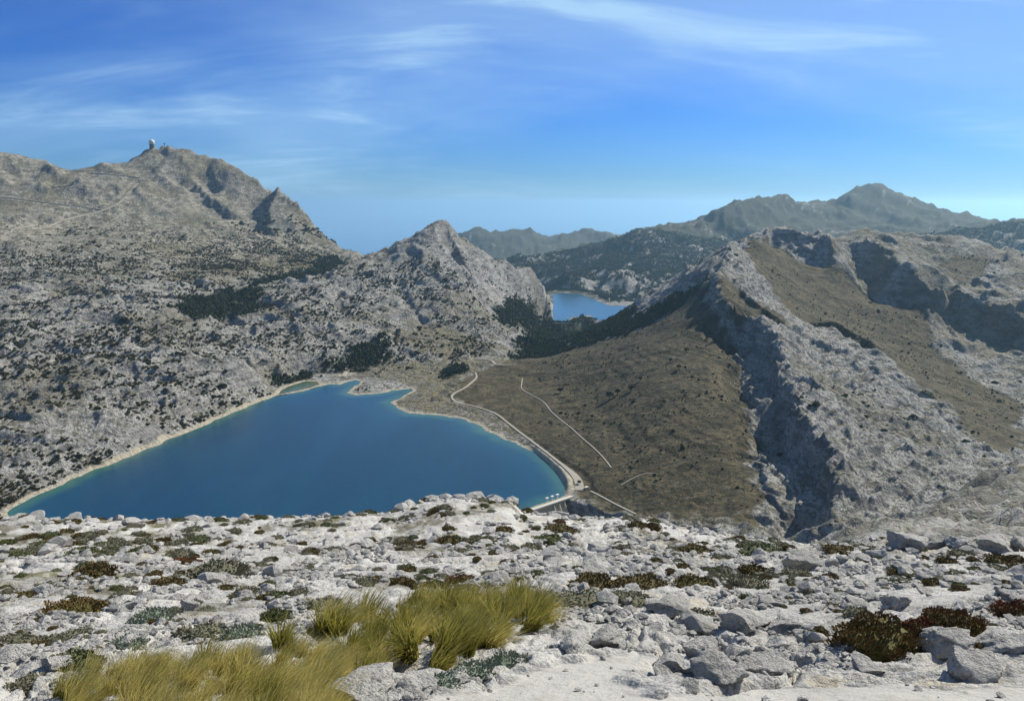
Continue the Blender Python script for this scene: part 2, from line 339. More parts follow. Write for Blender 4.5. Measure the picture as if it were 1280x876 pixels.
# spur on the right: boulder crest, hollow, next slope
for p in [(1045, 684, 27), (1080, 680, 26), (1120, 674, 25.5), (1160, 672, 25), (1200, 675, 25), (1250, 680, 24), (1320, 684, 23), (1420, 690, 22), (1560, 690, 21)]: frow.append(at(*p))
for p in [(1060, 684, 45), (1120, 690, 40), (1200, 690, 38), (1280, 690, 38), (1420, 695, 38), (1560, 695, 38)]: frow.append(at(*p))
for p in [(1050, 676, 80), (1080, 671, 85), (1110, 662, 100), (1130, 668, 80), (1180, 668, 85), (1230, 672, 80), (1280, 672, 78), (1420, 680, 75), (1560, 680, 75)]: frow.append(at(*p))
for p in [(1150, 650, 125), (1200, 640, 130), (1280, 630, 135), (1420, 625, 135), (1560, 625, 130)]: frow.append(at(*p))
for p in [(1035, 678, 105), (1070, 669, 120), (1105, 659, 130), (1134, 648, 140), (1145, 640, 150), (1172, 634, 160), (1196, 619, 172), (1219, 607, 182), (1245, 603, 186), (1280, 598, 190), (1340, 590, 195), (1420, 585, 195), (1560, 585, 190)]:
    b = at(*p); frow.append(b); d = b[:2]/np.hypot(*b[:2]); frow.append(np.array([*(b[:2]+d*40), b[2]-26])); frow.append(np.array([*(b[:2]+d*80), b[2]-50]))
frow.append(at(1010, 684, 70)); frow.append(at(1010, 690, 95)); frow.append(np.array([75, 190, 363-95.]))
for a in np.linspace(-50, 50, 9):
    for r_, z_ in ((1.2, -1.62), (2.2, -1.75)):
        frow.append(np.array([r_*math.sin(R(a)), r_*math.cos(R(a)), EYE+z_]))
FG = RBF(thin(np.array(frow), .003), c=.012)
# samples of it anchor the main relief where the two meshes overlap
ths = np.linspace(-R(47), R(47), 26)
for rr in (150, 200):
    zz = FG(ths, np.full(26, math.log(rr)))
    pts.append(np.stack([rr*np.sin(ths), rr*np.cos(ths), zz], 1))
P = thin(np.concatenate(pts))
MAIN = RBF(P, c=.003)
print('controls', len(P), len(frow), round(time.time()-T0, 1))

TH = R(41.5)
# coarse evaluation, then bilinear lookup
cth = np.linspace(-TH-.01, TH+.01, 460); clr = np.linspace(math.log(120), math.log(15000), 640)
CT, CL = np.meshgrid(cth, clr)
CZ = MAIN(CT, CL).reshape(CT.shape)
def bil(Zg, th, lr):
    fx = np.clip((th-cth[0])/(cth[1]-cth[0]), 0, len(cth)-1.001); fy = np.clip((lr-clr[0])/(clr[1]-clr[0]), 0, len(clr)-1.001)
    ix = fx.astype(int); iy = fy.astype(int); fx = fx-ix; fy = fy-iy
    return (Zg[iy, ix]*(1-fx)+Zg[iy, ix+1]*fx)*(1-fy)+(Zg[iy+1, ix]*(1-fx)+Zg[iy+1, ix+1]*fx)*fy
def cast_c(px, py, zg=CZ):
    """first hit of a pixel's ray with the coarse relief"""
    d = ray(px, py); hh = math.hypot(d[0], d[1]); th = math.atan2(d[0], d[1])
    r = np.exp(np.linspace(math.log(500), math.log(13500), 2500))
    z = EYE+d[2]/hh*r
    h = bil(zg, np.full(r.shape, th), np.log(r))
    k = np.argmax(z < h)
    if not (z < h).any(): k = len(r)-1
    return np.array([r[k]*math.sin(th), r[k]*math.cos(th), h[k]])
def ppoly(pix): return [tuple(cast_c(a, b)[:2]) for a, b in pix]
BROWN = [ppoly([(560, 497), (585, 470), (640, 448), (715, 437), (800, 410), (856, 379), (880, 356), (882, 372), (890, 392), (912, 405), (924, 430), (932, 470), (938, 510), (945, 560), (940, 600), (948, 640), (945, 655), (760, 640), (722, 610), (660, 552), (600, 512)]),
         ppoly([(918, 306), (935, 301), (962, 296), (985, 315), (1010, 330), (1060, 342), (1080, 366), (1120, 378), (1160, 390), (1165, 430), (1230, 480), (1279, 500), (1279, 560), (1235, 560), (1180, 500), (1110, 445), (1070, 425), (1030, 406), (1000, 400), (980, 384), (956, 350), (934, 322)]),
         ppoly([(892, 352), (912, 344), (935, 370), (990, 406), (975, 412), (925, 394), (905, 378)]),
         ppoly([(1180, 318), (1240, 320), (1230, 350), (1190, 350)])]
FOREST = [ppoly([(640, 447), (650, 428), (668, 405), (680, 398), (700, 406), (716, 399), (738, 396), (744, 402), (790, 396), (815, 383), (868, 358), (880, 345), (872, 365), (832, 395), (760, 425), (700, 440)]),
          ppoly([(640, 378), (660, 376), (686, 388), (680, 400), (668, 412), (640, 412), (618, 395)]),
          ppoly([(336, 482), (352, 470), (400, 458), (432, 447), (452, 432), (476, 420), (486, 424), (488, 440), (480, 455), (462, 463), (430, 464), (400, 470), (366, 477)]),
          ppoly([(218, 388), (240, 372), (275, 362), (305, 364), (330, 378), (318, 392), (270, 394), (245, 398), (232, 394)]),
          ppoly([(392, 336), (402, 326), (420, 320), (466, 322), (430, 335), (405, 347), (390, 345)]),
          ppoly([(320, 352), (392, 340), (400, 346), (350, 352), (325, 358)]),
          ppoly([(545, 466), (560, 458), (575, 459), (580, 465), (560, 469)])]
SCRUB = [ppoly([(500, 412), (520, 400), (560, 408), (600, 425), (640, 436), (600, 445), (520, 440), (490, 425)]),
         ppoly([(440, 470), (480, 455), (560, 450), (640, 446), (600, 460), (570, 490), (600, 512), (660, 552), (722, 612), (700, 590), (640, 552), (560, 520), (500, 510), (490, 500), (520, 485)]),
         ppoly([(210, 350), (300, 345), (390, 338), (420, 322), (390, 316), (330, 330), (260, 330), (200, 340)])]
SLAB = [ppoly([(914, 310), (935, 315), (990, 385), (1010, 405), (1060, 440), (1130, 490), (1240, 590), (1140, 648), (1040, 655), (1038, 570), (980, 490), (968, 430), (950, 406), (990, 408), (940, 372), (912, 340)])]
ROADS = {}

# ------------------------------------------------------------------ main terrain mesh
NT = 840
th1 = np.linspace(-TH, TH, NT)
def seg(a, b, n): return np.exp(np.linspace(math.log(a), math.log(b), n, endpoint=False))
r1 = np.concatenate([seg(125, 620, 60), seg(620, 1200, 310), seg(1200, 2600, 370), seg(2600, 4500, 160), seg(4500, 8200, 105), seg(8200, 12500, 45), [12500, 13500]])
TT, RR = np.meshgrid(th1, r1)
X1 = RR*np.sin(TT); Y1 = RR*np.cos(TT)
Z1 = bil(CZ, TT, np.log(RR)).astype(float)
def polymask(polys, X, Y, soft, seed, big=False):
    """soft-edged membership; the edge wanders with noise"""
    m = np.zeros(X.shape, np.float32)
    wx = X+soft*perlin(X/soft/2.2, Y/soft/2.2, seed)*1.2; wy = Y+soft*perlin(X/soft/2.2+40, Y/soft/2.2, seed+1)*1.2
    if big: wx = wx+16*perlin(X/60, Y/60, seed+5)+8*perlin(X/22, Y/22, seed+6); wy = wy+16*perlin(X/60+30, Y/60, seed+7)+8*perlin(X/22+30, Y/22, seed+8)
    for p in polys:
        a = np.array(p)
        bb = (X > a[:, 0].min()-4*soft) & (X < a[:, 0].max()+4*soft) & (Y > a[:, 1].min()-4*soft) & (Y < a[:, 1].max()+4*soft)
        if not bb.any(): continue
        x = wx[bb]; y = wy[bb]
        ins = in_poly(x, y, p); d = seg_dist(x, y, p); sd = np.where(ins, d, -d)
        m[bb] = np.maximum(m[bb], smooth(-soft, soft, sd))
    return m
m_brown = polymask(BROWN, X1, Y1, 10, 21, True)
m_forest = polymask(FOREST, X1, Y1, 16, 31, True)
m_scrub = polymask(SCRUB, X1, Y1, 25, 41)
m_slab = polymask(SLAB, X1, Y1, 20, 51)
def shore(poly, X, Y, reach=260):
    a = np.array(poly)
    sd = np.full(X.shape, 1e4)
    bb = (X > a[:, 0].min()-reach) & (X < a[:, 0].max()+reach) & (Y > a[:, 1].min()-reach) & (Y < a[:, 1].max()+reach)
    x = X[bb]; y = Y[bb]; d = seg_dist(x, y, poly); sd[bb] = np.where(in_poly(x, y, poly), -d, d)
    return sd
sd_l = shore(LAKE, X1, Y1); sd_p = shore(POND, X1, Y1, 60); sd_g = shore(GORG, X1, Y1)
# DAM axis
DAM_A = atz(646, 642.0, 3.2); DAM_B = atz(722, 616.5, 3.2)
dam_d = seg_dist(X1, Y1, [DAM_A[:2], DAM_B[:2]], closed=False)
# fractal relief on top of the ridge lines: bigger forms only far away, where the ridge lines are sparse
flat = 1-0.72*m_brown-0.45*m_forest*(1-m_brown)
flat = flat*(1-.45*m_scrub)
calm = smooth(2300, 3000, RR)*smooth(430, 380, 640+1000*np.tan(TT)*1.0164)*smooth(.35, -.15, perlin(X1/500, Y1/500, 58))
near_water = np.minimum(smooth(1, 60, np.abs(np.minimum(sd_l, sd_p))), smooth(2, 160, np.abs(sd_g)))*smooth(15, 90, dam_d)
det = np.zeros(X1.shape)
wX = X1+.25*80*perlin(X1/80, Y1/80, 61); wY = Y1+.25*80*perlin(X1/80+9, Y1/80, 62)
lam = 620.0; i = 0; wprev = np.ones(X1.shape)
while lam > 4.5:
    w = smooth(7, 16, RR/lam)*smooth(.9, 2.6, lam/(RR*.0018))
    if w.max() > 0.01:
        n = perlin(wX/lam, wY/lam, 70+i)
        sg = np.clip(1-np.abs(n)*1.25, 0, 1)**2
        det += (1-(.7 if lam < 130 else .35)*calm)*w*lam*(.20 if lam < 120 else .15)*(.30*n+.75*(sg-.52)*(.35+.65*wprev))
        wprev = np.where(w > .05, np.clip(sg*1.5, 0, 1), wprev)
    lam *= .56; i += 1
# rock steps on the massifs (strata)
slope_dir = .8*X1-.6*Y1
det_s = np.zeros(X1.shape)
ca, sa = math.cos(R(38)), math.sin(R(38))
# slab: grooves running down it
u_ = X1*ca+Y1*sa; v_ = -X1*sa+Y1*ca
for ls, lt, am in ((26, 140, 5.2), (11, 60, 3.0), (6, 26, 1.7)):
    n = perlin(u_/lt+.1*perlin(X1/40, Y1/40, 88), v_/ls, 90+int(ls)); det_s += am*(1-2.2*np.abs(n))
Zr = Z1+det*flat*near_water+det_s*m_slab*.9
# terraces: horizontal limestone beds make small scarps on karst
bed = 9+5*perlin(X1/300, Y1/300, 101)
q = Zr/bed; fr = q-np.floor(q)
Zt = (np.floor(q)+smooth(.35, .72, fr))*bed
# cliffs: rock steps along mapped edges, fluted and notched
def cliff(P, h, face, reach=110, edge=7, seed=0, jag=1.0, teeth=0, ts=1.0):
    P = np.asarray(P, float); P = densw(np.column_stack([P[:, :2], P[:, 2] if P.shape[1] > 2 else np.zeros(len(P))]), .02)
    x0, x1_, y0, y1_ = P[:, 0].min()-reach-40, P[:, 0].max()+reach+40, P[:, 1].min()-reach-40, P[:, 1].max()+reach+40
    bb = (X1 > x0) & (X1 < x1_) & (Y1 > y0) & (Y1 < y1_)
    x, y = X1[bb], Y1[bb]; best = np.full(x.shape, 1e9); sd = np.zeros(x.shape); tt = np.zeros(x.shape); n = len(P)
    for i in range(n-1):
        ax, ay = P[i, :2]; vx, vy = P[i+1, :2]-P[i, :2]; L = vx*vx+vy*vy+1e-9
        nx, ny = -vy, vx
        if nx*face[0]+ny*face[1] < 0: nx, ny = -nx, -ny
        t = np.clip(((x-ax)*vx+(y-ay)*vy)/L, 0, 1); dx_, dy_ = x-ax-t*vx, y-ay-t*vy; d = np.hypot(dx_, dy_)
        m = d < best; best = np.where(m, d, best); sd = np.where(m, np.where(dx_*nx+dy_*ny > 0, d, -d), sd); tt = np.where(m, (i+t)/(n-1), tt)
    k_ = jag*h/28
    sd = sd+k_*(6*perlin(x/(24*k_), y/(24*k_), 300+seed)+3.2*perlin(x/(9*k_), y/(9*k_), 301+seed)+1.6*perlin(x/(4*k_), y/(4*k_), 302+seed))
    hh = h*(.85+.45*perlin(x/60/k_, y/60/k_, 303+seed))*smooth(0, .07, tt)*smooth(1, .93, tt)
    step = smooth(0, edge, sd)*.68+smooth(edge*.9, edge*2.6, sd)*.32
    Zr[bb] -= hh*step*smooth(reach, reach*.3, sd)
    if teeth: Zr[bb] += teeth*np.clip(perlin(x/21/ts, y/21/ts, 310+seed)+.7*perlin(x/9/ts, y/9/ts, 311+seed)+.1, 0, 1.2)*smooth(-24*ts, -4*ts, sd)*smooth(2.5*ts, -ts, sd)*smooth(0, .05, tt)*smooth(1, .9, tt)
def pl(pix): return np.array([cast_c(a, b) for a, b in pix])
CREST = dens([p for p in lines if p[0] == (912, 307, 1900)][0], .02)
cl_line = [p for p in lines if p[0] == (912, 307, 1900)][0]
cliff(dens(cl_line[:6], .02), 13, (-1, -.25), 30, 5, 1, teeth=10)
cliff(dens(cl_line[5:], .02), 46, (-1, -.25), 66, 6, 17, teeth=11)
cliff(dens([(961, 288, 2230), (985, 289, 2210), (1000, 290, 2190), (1018, 293, 2170), (1034, 296, 2140), (1042, 316, 2100), (1046, 331, 2060)], .02), 34, (-.5, -1), 110, 9, 2, teeth=9)
cliff(dens([(1066, 300, 2260), (1090, 305, 2200), (1100, 316, 2140), (1112, 326, 2080), (1130, 342, 2000), (1152, 352, 1950), (1172, 364, 1890), (1195, 368, 1900), (1220, 372, 1900), (1245, 384, 1830), (1280, 398, 1770), (1360, 420, 1700)], .02), 34, (-.7, -1), 110, 9, 3, teeth=9)
cliff(dens([(917, 346, 1740), (935, 368, 1655), (965, 390, 1578), (990, 404, 1532)], .02), 15, (-.8, -.6), 50, 4, 4)
cliff(dens([(1005, 404, 1690), (1030, 401, 1680), (1050, 402, 1670), (1066, 414, 1620), (1090, 426, 1570), (1108, 440, 1510)], .02), 18, (-.4, -1), 60, 5, 5)
cliff(pl([(236, 214), (250, 236), (264, 248), (282, 260), (304, 276)]), 46, (-.6, -1), 160, 18, 6)
cliff(pl([(345, 238), (340, 250), (335, 266), (338, 280)]), 28, (-1, -.3), 110, 14, 7, teeth=14)
cliff(dens([(312, 219, 4280), (325, 229, 4250), (336, 238, 4220), (346, 235, 4140), (355, 249, 4110), (371, 252, 4085), (383, 276, 4040), (400, 294, 4000), (416, 310, 4000)], .02), 12, (-1, -.6), 90, 10, 21, teeth=30, ts=2.4)
cliff(pl([(305, 276), (322, 276), (336, 284), (345, 296)]), 34, (-.5, -1), 130, 14, 8)
cliff(pl([(262, 215), (270, 228), (282, 238)]), 40, (-.7, -1), 150, 16, 9)
cliff(pl([(557, 281), (564, 294), (570, 308), (580, 328), (592, 345)]), 30, (-1, -.3), 90, 10, 10)
cliff(pl([(505, 352), (512, 366), (520, 384), (526, 396)]), 16, (-1, -.4), 60, 7, 11)
cliff(pl([(903, 262), (905, 275), (920, 285), (945, 292)]), 80, (-1, -.6), 300, 40, 12)
cliff(pl([(1056, 231), (1057, 245), (1068, 256), (1085, 262)]), 90, (-1, -.8), 350, 40, 13)
cliff(pl([(975, 506), (965, 520), (948, 540), (925, 552)]), 9, (-.3, -1), 50, 6, 14)
cliff(pl([(360, 392), (385, 398), (400, 400), (420, 396)]), 14, (-.6, -1), 60, 8, 15)
cliff(pl([(288, 412), (310, 416), (335, 412)]), 12, (-.6, -1), 50, 7, 16)
karst = np.clip(flat*near_water*(1-m_slab)*smooth(.0, .5, perlin(X1/170, Y1/170, 103)+.25), 0, 1)*smooth(3600, 1500, RR)
Zr = Zr*(1-.6*karst)+Zt*.6*karst
# shores
bank = lambda sd, zz: np.where(sd < 0, zz-.3-np.minimum(-sd*.16, 14), zz)
ins = (np.minimum(sd_l, sd_p) < 0) & (dam_d > 6)
Zr = np.where(sd_l < 0, np.minimum(Zr, -.3-np.minimum(-sd_l*.16, 12)), Zr)
Zr = np.where(sd_p < 0, np.minimum(Zr, -.3-np.minimum(-sd_p*.1, 3)), Zr)
land = (sd_l > 0) & (sd_p > 0)
ds = np.minimum(sd_l, sd_p)
down = (X1 > DAM_A[0]-160) & (X1 < DAM_B[0]+10) & (Y1 < DAM_B[1]+4) & (((X1-DAM_A[0])*(DAM_B[1]-DAM_A[1])-(Y1-DAM_A[1])*(DAM_B[0]-DAM_A[0])) > 0)
Zr = np.where(land & (ds < 60) & ~down, np.maximum(Zr, np.minimum(.12*ds+.15, 5)), Zr)
Zr = np.where(sd_g < 0, np.minimum(Zr, GORG_Z-.5-np.minimum(-sd_g*.16, 14)), Zr)
Zr = np.where((sd_g > 0) & (sd_g < 80), np.maximum(Zr, GORG_Z+.15*sd_g+.3), Zr)
# gorge below the dam
side = ((X1-DAM_A[0])*(DAM_B[1]-DAM_A[1])-(Y1-DAM_A[1])*(DAM_B[0]-DAM_A[0]))/np.hypot(*(DAM_B-DAM_A)[:2])
along = ((X1-DAM_A[0])*(DAM_B[0]-DAM_A[0])+(Y1-DAM_A[1])*(DAM_B[1]-DAM_A[1]))/np.hypot(*(DAM_B-DAM_A)[:2])
LD = float(np.hypot(*(DAM_B-DAM_A)[:2]))
gor = smooth(-60, -5, along)*smooth(LD-18, LD-34, along)*smooth(0, 3, side)*smooth(150, 60, side)
Zr = Zr*(1-gor)+np.minimum(Zr, -22)*gor
near_end = smooth(170, 130, RR)
Zr -= near_end*6
print('relief', round(time.time()-T0, 1))
LR1 = np.log(r1)
def Hmain(x, y):
    th = np.arctan2(x, y); r = np.hypot(x, y)
    fx = np.clip((th+TH)/(2*TH)*(NT-1), 0, NT-1.001); fy = np.clip(np.interp(np.log(r), LR1, np.arange(len(r1))), 0, len(r1)-1.001)
    ix = fx.astype(int); iy = fy.astype(int); fx = fx-ix; fy = fy-iy
    return (Zr[iy, ix]*(1-fx)+Zr[iy, ix+1]*fx)*(1-fy)+(Zr[iy+1, ix]*(1-fx)+Zr[iy+1, ix+1]*fx)*fy
def cast(px, py, H=Hmain, r0=560, r1_=13400, n=4000):
    d = ray(px, py); hh = math.hypot(d[0], d[1]); th = math.atan2(d[0], d[1])
    r = np.exp(np.linspace(math.log(r0), math.log(r1_), n))
    z = EYE+d[2]/hh*r; h = H(r*math.sin(th), r*math.cos(th))
    hit = z < h
    k = int(np.argmax(hit)) if hit.any() else n-1
    return np.array([r[k]*math.sin(th), r[k]*math.cos(th), h[k]])

# ------------------------------------------------------------------ roads and tracks, cut into the slopes
def resample(P, step):
    P = np.asarray(P); d = np.concatenate([[0], np.cumsum(np.hypot(*np.diff(P[:, :2], axis=0).T))])
    n = max(2, int(d[-1]/step)+1); t = np.linspace(0, d[-1], n)
    return np.stack([np.interp(t, d, P[:, k]) for k in range(3)], 1)
def smooth_line(P, k):
    for _ in range(k):
        Q = P.copy(); Q[1:-1] = .25*P[:-2]+.5*P[1:-1]+.25*P[2:]; P = Q
    return P
ROADS = []
def road(pix, width, label, name='path', step=7, carve=True, ks=10):
    P = np.array([cast(a, b) for a, b in pix]); P = smooth_line(resample(P, step), ks)
    P[:, 2] = Hmain(P[:, 0], P[:, 1]); z = P[:, 2].copy()
    for _ in range(25): z[1:-1] = .25*z[:-2]+.5*z[1:-1]+.25*z[2:]
    P[:, 2] = np.maximum(z, .9 if P[0, 2] > -5 else GORG_Z+1)
    W = np.interp(np.linspace(0, 1, len(P)), np.linspace(0, 1, len(width)), width) if isinstance(width, (list, tuple)) else np.full(len(P), float(width))
    if carve:
        for i in range(len(P)):
            w = W[i]; rr = w*1.6+step
            th = math.atan2(P[i, 0], P[i, 1]); r = math.hypot(P[i, 0], P[i, 1])
            j0 = int(np.searchsorted(r1, r-rr)); j1 = int(np.searchsorted(r1, r+rr)); c = (th+TH)/(2*TH)*(NT-1); dc = rr/r/(2*TH)*(NT-1)
            i0, i1 = max(0, int(c-dc)), min(NT, int(c+dc)+2)
            sl = (slice(j0, j1), slice(i0, i1))
            d = np.hypot(X1[sl]-P[i, 0], Y1[sl]-P[i, 1])
            k = smooth(w*1.5+step*.5, w*.6+1, d)
            Zr[sl] = Zr[sl]*(1-k)+(P[i, 2]-.35)*k
    ROADS.append((name, P, W, label))
road([(724, 613), (726, 603), (717, 592), (700, 579), (685, 567), (668, 554), (650, 541), (632, 527), (622, 518), (605, 512), (588, 507), (570, 502), (563, 496), (568, 491), (580, 486), (592, 477), (597, 471), (594, 466)], [12, 10, 5] + [3.8]*15, 'pale winding service road along the lake shore from the dam')
road([(653, 473), (651, 486), (662, 493), (680, 502), (688, 514), (702, 526), (715, 536), (728, 548), (742, 560), (755, 573), (764, 585)], 1.8, 'narrow pale footpath slanting down the brown slope')
road([(738, 614), (748, 617), (760, 626), (775, 634), (795, 643)], 2.6, 'pale track running from the dam down towards the gorge')
road([(776, 607), (790, 597), (802, 590), (812, 586), (820, 592)], 1.5, 'faint short track on the brown slope above the dam')
road([(480, 420), (474, 428), (478, 437), (482, 444), (476, 452), (468, 458)], 5, 'pale forest track winding through dark trees above the lake head')
road([(592, 449), (606, 449), (616, 451), (619, 458), (632, 457), (646, 456)], 5, 'pale road crossing the pass between the two reservoirs')
road([(433, 453), (435, 459), (432, 466), (429, 471)], 6, 'short pale clearing track down to the lake head')
road([(690, 381), (684, 389), (676, 394), (671, 399), (674, 406)], 8, 'road curving along the distant reservoir')
road([(2, 247), (30, 250), (60, 254), (90, 258), (118, 263), (135, 264)], 11, 'military road terrace crossing the high mountain flank', step=20)
road([(65, 235), (95, 234), (125, 229), (150, 226)], 10, 'upper road terrace just below the mountain saddle', step=20)
road([(115, 217), (135, 219), (160, 222), (175, 223)], 10, 'highest road terrace below the domed summit', step=20)
road([(12, 288), (40, 283), (70, 279), (100, 271), (125, 267), (148, 257), (160, 243), (172, 230)], 11, 'zigzag road climbing the rib below the summit', step=20)
road([(190, 338), (225, 338), (260, 340), (305, 341)], 9, 'straight pale road across the foot of the high mountain', step=15)
print('roads', round(time.time()-T0, 1))

# ------------------------------------------------------------------ materials
def newmat(name):
    m = bpy.data.materials.new(name); m.use_nodes = True
    nt = m.node_tree; nt.nodes.clear()
    o = nt.nodes.new('ShaderNodeOutputMaterial'); b = nt.nodes.new('ShaderNodeBsdfPrincipled')
    nt.links.new(b.outputs[0], o.inputs[0])
    b.inputs['Roughness'].default_value = .9
    b.inputs['Specular IOR Level'].default_value = .15
    return m, nt, b
class NB:
    """small node-graph helper"""
    def __init__(s, nt): s.nt = nt; s.pos = None
    def n(s, t, **kw): return N(s.nt.nodes, t, **kw)
    def l(s, a, b): s.nt.links.new(a, b)
    def p(s):
        if s.pos is None: s.pos = s.n('ShaderNodeNewGeometry').outputs['Position']
        return s.pos
    def noise(s, scale, detail=4, rough=.6, dist=0, vec=None, stretch=None):
        v = vec or s.p()
        if stretch:
            mp = s.n('ShaderNodeMapping'); mp.inputs['Scale'].default_value = stretch[0]; mp.inputs['Rotation'].default_value = stretch[1]; s.l(v, mp.inputs[0]); v = mp.outputs[0]
        t = s.n('ShaderNodeTexNoise', inp={'Scale': scale, 'Detail': detail, 'Roughness': rough, 'Distortion': dist}); s.l(v, t.inputs['Vector'])
        return t.outputs[0]
    def vor(s, scale, feature='F1', out='Distance', vec=None):
        t = s.n('ShaderNodeTexVoronoi', feature=feature, inp={'Scale': scale}); s.l(vec or s.p(), t.inputs['Vector']); return t.outputs[out]
    def ramp(s, v, a, b, c=0., d=1.):
        m = s.n('ShaderNodeMapRange', interpolation_type='SMOOTHSTEP', inp={'From Min': a, 'From Max': b, 'To Min': c, 'To Max': d}); s.l(v, m.inputs['Value']); return m.outputs[0]
    def m(s, op, a, b=None):
        q = s.n('ShaderNodeMath', operation=op)
        for i, v in enumerate((a, b)):
            if v is None: continue
            if isinstance(v, (int, float)): q.inputs[i].default_value = v
            else: s.l(v, q.inputs[i])
        return q.outputs[0]
    def mix(s, f, a, b):
        q = s.n('ShaderNodeMix', data_type='RGBA')
        if isinstance(f, (int, float)): q.inputs['Factor'].default_value = f
        else: s.l(f, q.inputs['Factor'])
        for nm, v in (('A', a), ('B', b)):
            if isinstance(v, tuple): q.inputs[nm].default_value = (*v, 1)
            else: s.l(v, q.inputs[nm])
        return q.outputs['Result']
    def attr(s, name):
        a = s.n('ShaderNodeAttribute', attribute_name=name); return a
    def bump(s, h, strength, dist, prev=None):
        b = s.n('ShaderNodeBump', inp={'Strength': strength, 'Distance': dist}); s.l(h, b.inputs['Height'])
        if prev: s.l(prev, b.inputs['Normal'])
        return b.outputs[0]

def mat_terrain():
    m, nt, b = newmat('karst_terrain'); g = NB(nt)
    A = g.n('ShaderNodeSeparateColor'); g.l(g.attr('mask').outputs['Color'], A.inputs[0])
    brown, forest, shoreb = A.outputs[0], A.outputs[1], A.outputs[2]
    B = g.n('ShaderNodeSeparateColor'); g.l(g.attr('mask2').outputs['Color'], B.inputs[0])
    far, grass, steep = B.outputs[0], B.outputs[1], B.outputs[2]
    n_big = g.noise(.006, 5); n_mid = g.noise(.03, 6, .62); n_fine = g.noise(.13, 5, .62); n_tiny = g.noise(.55, 4, .65); n_str = g.noise(.05, 6, .65, stretch=((1, .3, 1.6), (0, 0, -.6)))
    rock = g.mix(g.ramp(n_mid, .42, .58), (.34, .33, .30), (.58, .57, .525))
    rock = g.mix(g.ramp(n_fine, .40, .50), (.15, .143, .122), rock)
    rock = g.mix(g.ramp(n_tiny, .52, .62, 0, .6), rock, (.62, .605, .555))
    bed = g.noise(1.0, 4, .62, stretch=((.007, .007, .16), (.16, .1, 0)))
    rock = g.mix(g.ramp(bed, .50, .57, 0, .55), rock, (.20, .19, .165))
    tan = g.mix(g.ramp(n_str, .42, .56), (.165, .150, .108), (.35, .325, .25))
    tan = g.mix(g.ramp(n_fine, .50, .60, 0, .6), tan, (.42, .385, .30))
    rock = g.mix(g.m('MULTIPLY', far, .85), rock, tan)
    rock = g.mix(g.m('MULTIPLY', steep, g.ramp(n_str, .40, .54, .85, .25)), rock, (.105, .102, .10))  # steep faces darkened: cliff shade put into the rock colour
    # scrub between the rocks
    sc_n = g.m('ADD', g.m('MULTIPLY', n_fine, .6), g.m('MULTIPLY', n_mid, .4))
    scr = g.ramp(sc_n, .49, .535)
    scrubc = g.mix(g.ramp(n_tiny, .42, .58), (.052, .050, .027), (.125, .112, .066))
    scr = g.m('MULTIPLY', scr, g.m('SUBTRACT', .88, g.m('MULTIPLY', steep, .6)))
    col = g.mix(scr, rock, scrubc)
    grassc = g.mix(g.ramp(n_mid, .44, .56), (.090, .080, .038), (.160, .136, .070))
    col = g.mix(g.m('MULTIPLY', grass, g.ramp(n_fine, .42, .54, .35, .95)), col, grassc)
    # brown slope: dry soil, heath, stone crumbs
    bs = g.mix(g.ramp(n_mid, .42, .58), (.050, .042, .020), (.098, .078, .040))
    bs = g.mix(g.ramp(n_fine, .50, .56), bs, (.036, .034, .018))
    bs = g.mix(g.ramp(n_tiny, .60, .66), bs, (.22, .20, .16))
    col = g.mix(brown, col, bs)
    fo = g.mix(g.ramp(n_fine, .44, .56), (.030, .036, .018), (.066, .064, .034))
    col = g.mix(g.m('MULTIPLY', forest, g.ramp(sc_n, .40, .58, 1.0, .90)), col, fo)
    sh = g.mix(n_fine, (.50, .45, .34), (.36, .31, .22))
    col = g.mix(shoreb, col, sh)
    g.l(col, b.inputs['Base Color'])
    h = g.m('MULTIPLY', g.m('ADD', g.m('MULTIPLY', n_fine, 11.0), g.m('MULTIPLY', n_tiny, 2.4)), g.m('SUBTRACT', 1.0, g.m('MULTIPLY', brown, .6)))
    nb = g.bump(h, .9, 1.0)
    g.l(nb, b.inputs['Normal'])
    return m
MT = mat_terrain()

# ------------------------------------------------------------------ mesh helpers
def link(o, label=None, category=None, kind=None, group=None, parent=None):
    COL.objects.link(o)
    if label: o['label'] = label
    if category: o['category'] = category
    if kind: o['kind'] = kind
    if group: o['group'] = group
    if parent: o.parent = parent
    return o
def mesh_np(name, V, F, mat, smooth_=True):
    """V (n,3), F (m,4) or (m,3)"""
    me = bpy.data.meshes.new(name)
    k = F.shape[1]
    me.vertices.add(len(V)); me.vertices.foreach_set('co', np.ascontiguousarray(V, np.float32).ravel())
    me.loops.add(F.size); me.loops.foreach_set('vertex_index', np.ascontiguousarray(F, np.int32).ravel())
    me.polygons.add(len(F)); me.polygons.foreach_set('loop_start', np.arange(0, F.size, k, dtype=np.int32))
    me.polygons.foreach_set('use_smooth', np.full(len(F), smooth_, bool))
    me.update(calc_edges=True)
    if mat: me.materials.append(mat)
    return me
def set_attr(me, name, rgb):
    a = me.attributes.new(name, 'FLOAT_COLOR', 'POINT')
    c = np.ones((len(rgb), 4), np.float32); c[:, :rgb.shape[1]] = rgb; a.data.foreach_set('color', c.ravel())
def set_float(me, name, v):
    a = me.attributes.new(name, 'FLOAT', 'POINT'); a.data.foreach_set('value', np.ascontiguousarray(v, np.float32))
def sub_mesh(V, F, sel):
    f = F[sel]; used = np.unique(f); remap = np.full(len(V), -1, np.int64); remap[used] = np.arange(len(used))
    return used, remap[f]
def grid_faces(nr, nc):
    i = np.arange(nr-1)[:, None]*nc+np.arange(nc-1)[None]
    return np.stack([i, i+1, i+nc+1, i+nc], -1).reshape(-1, 4)

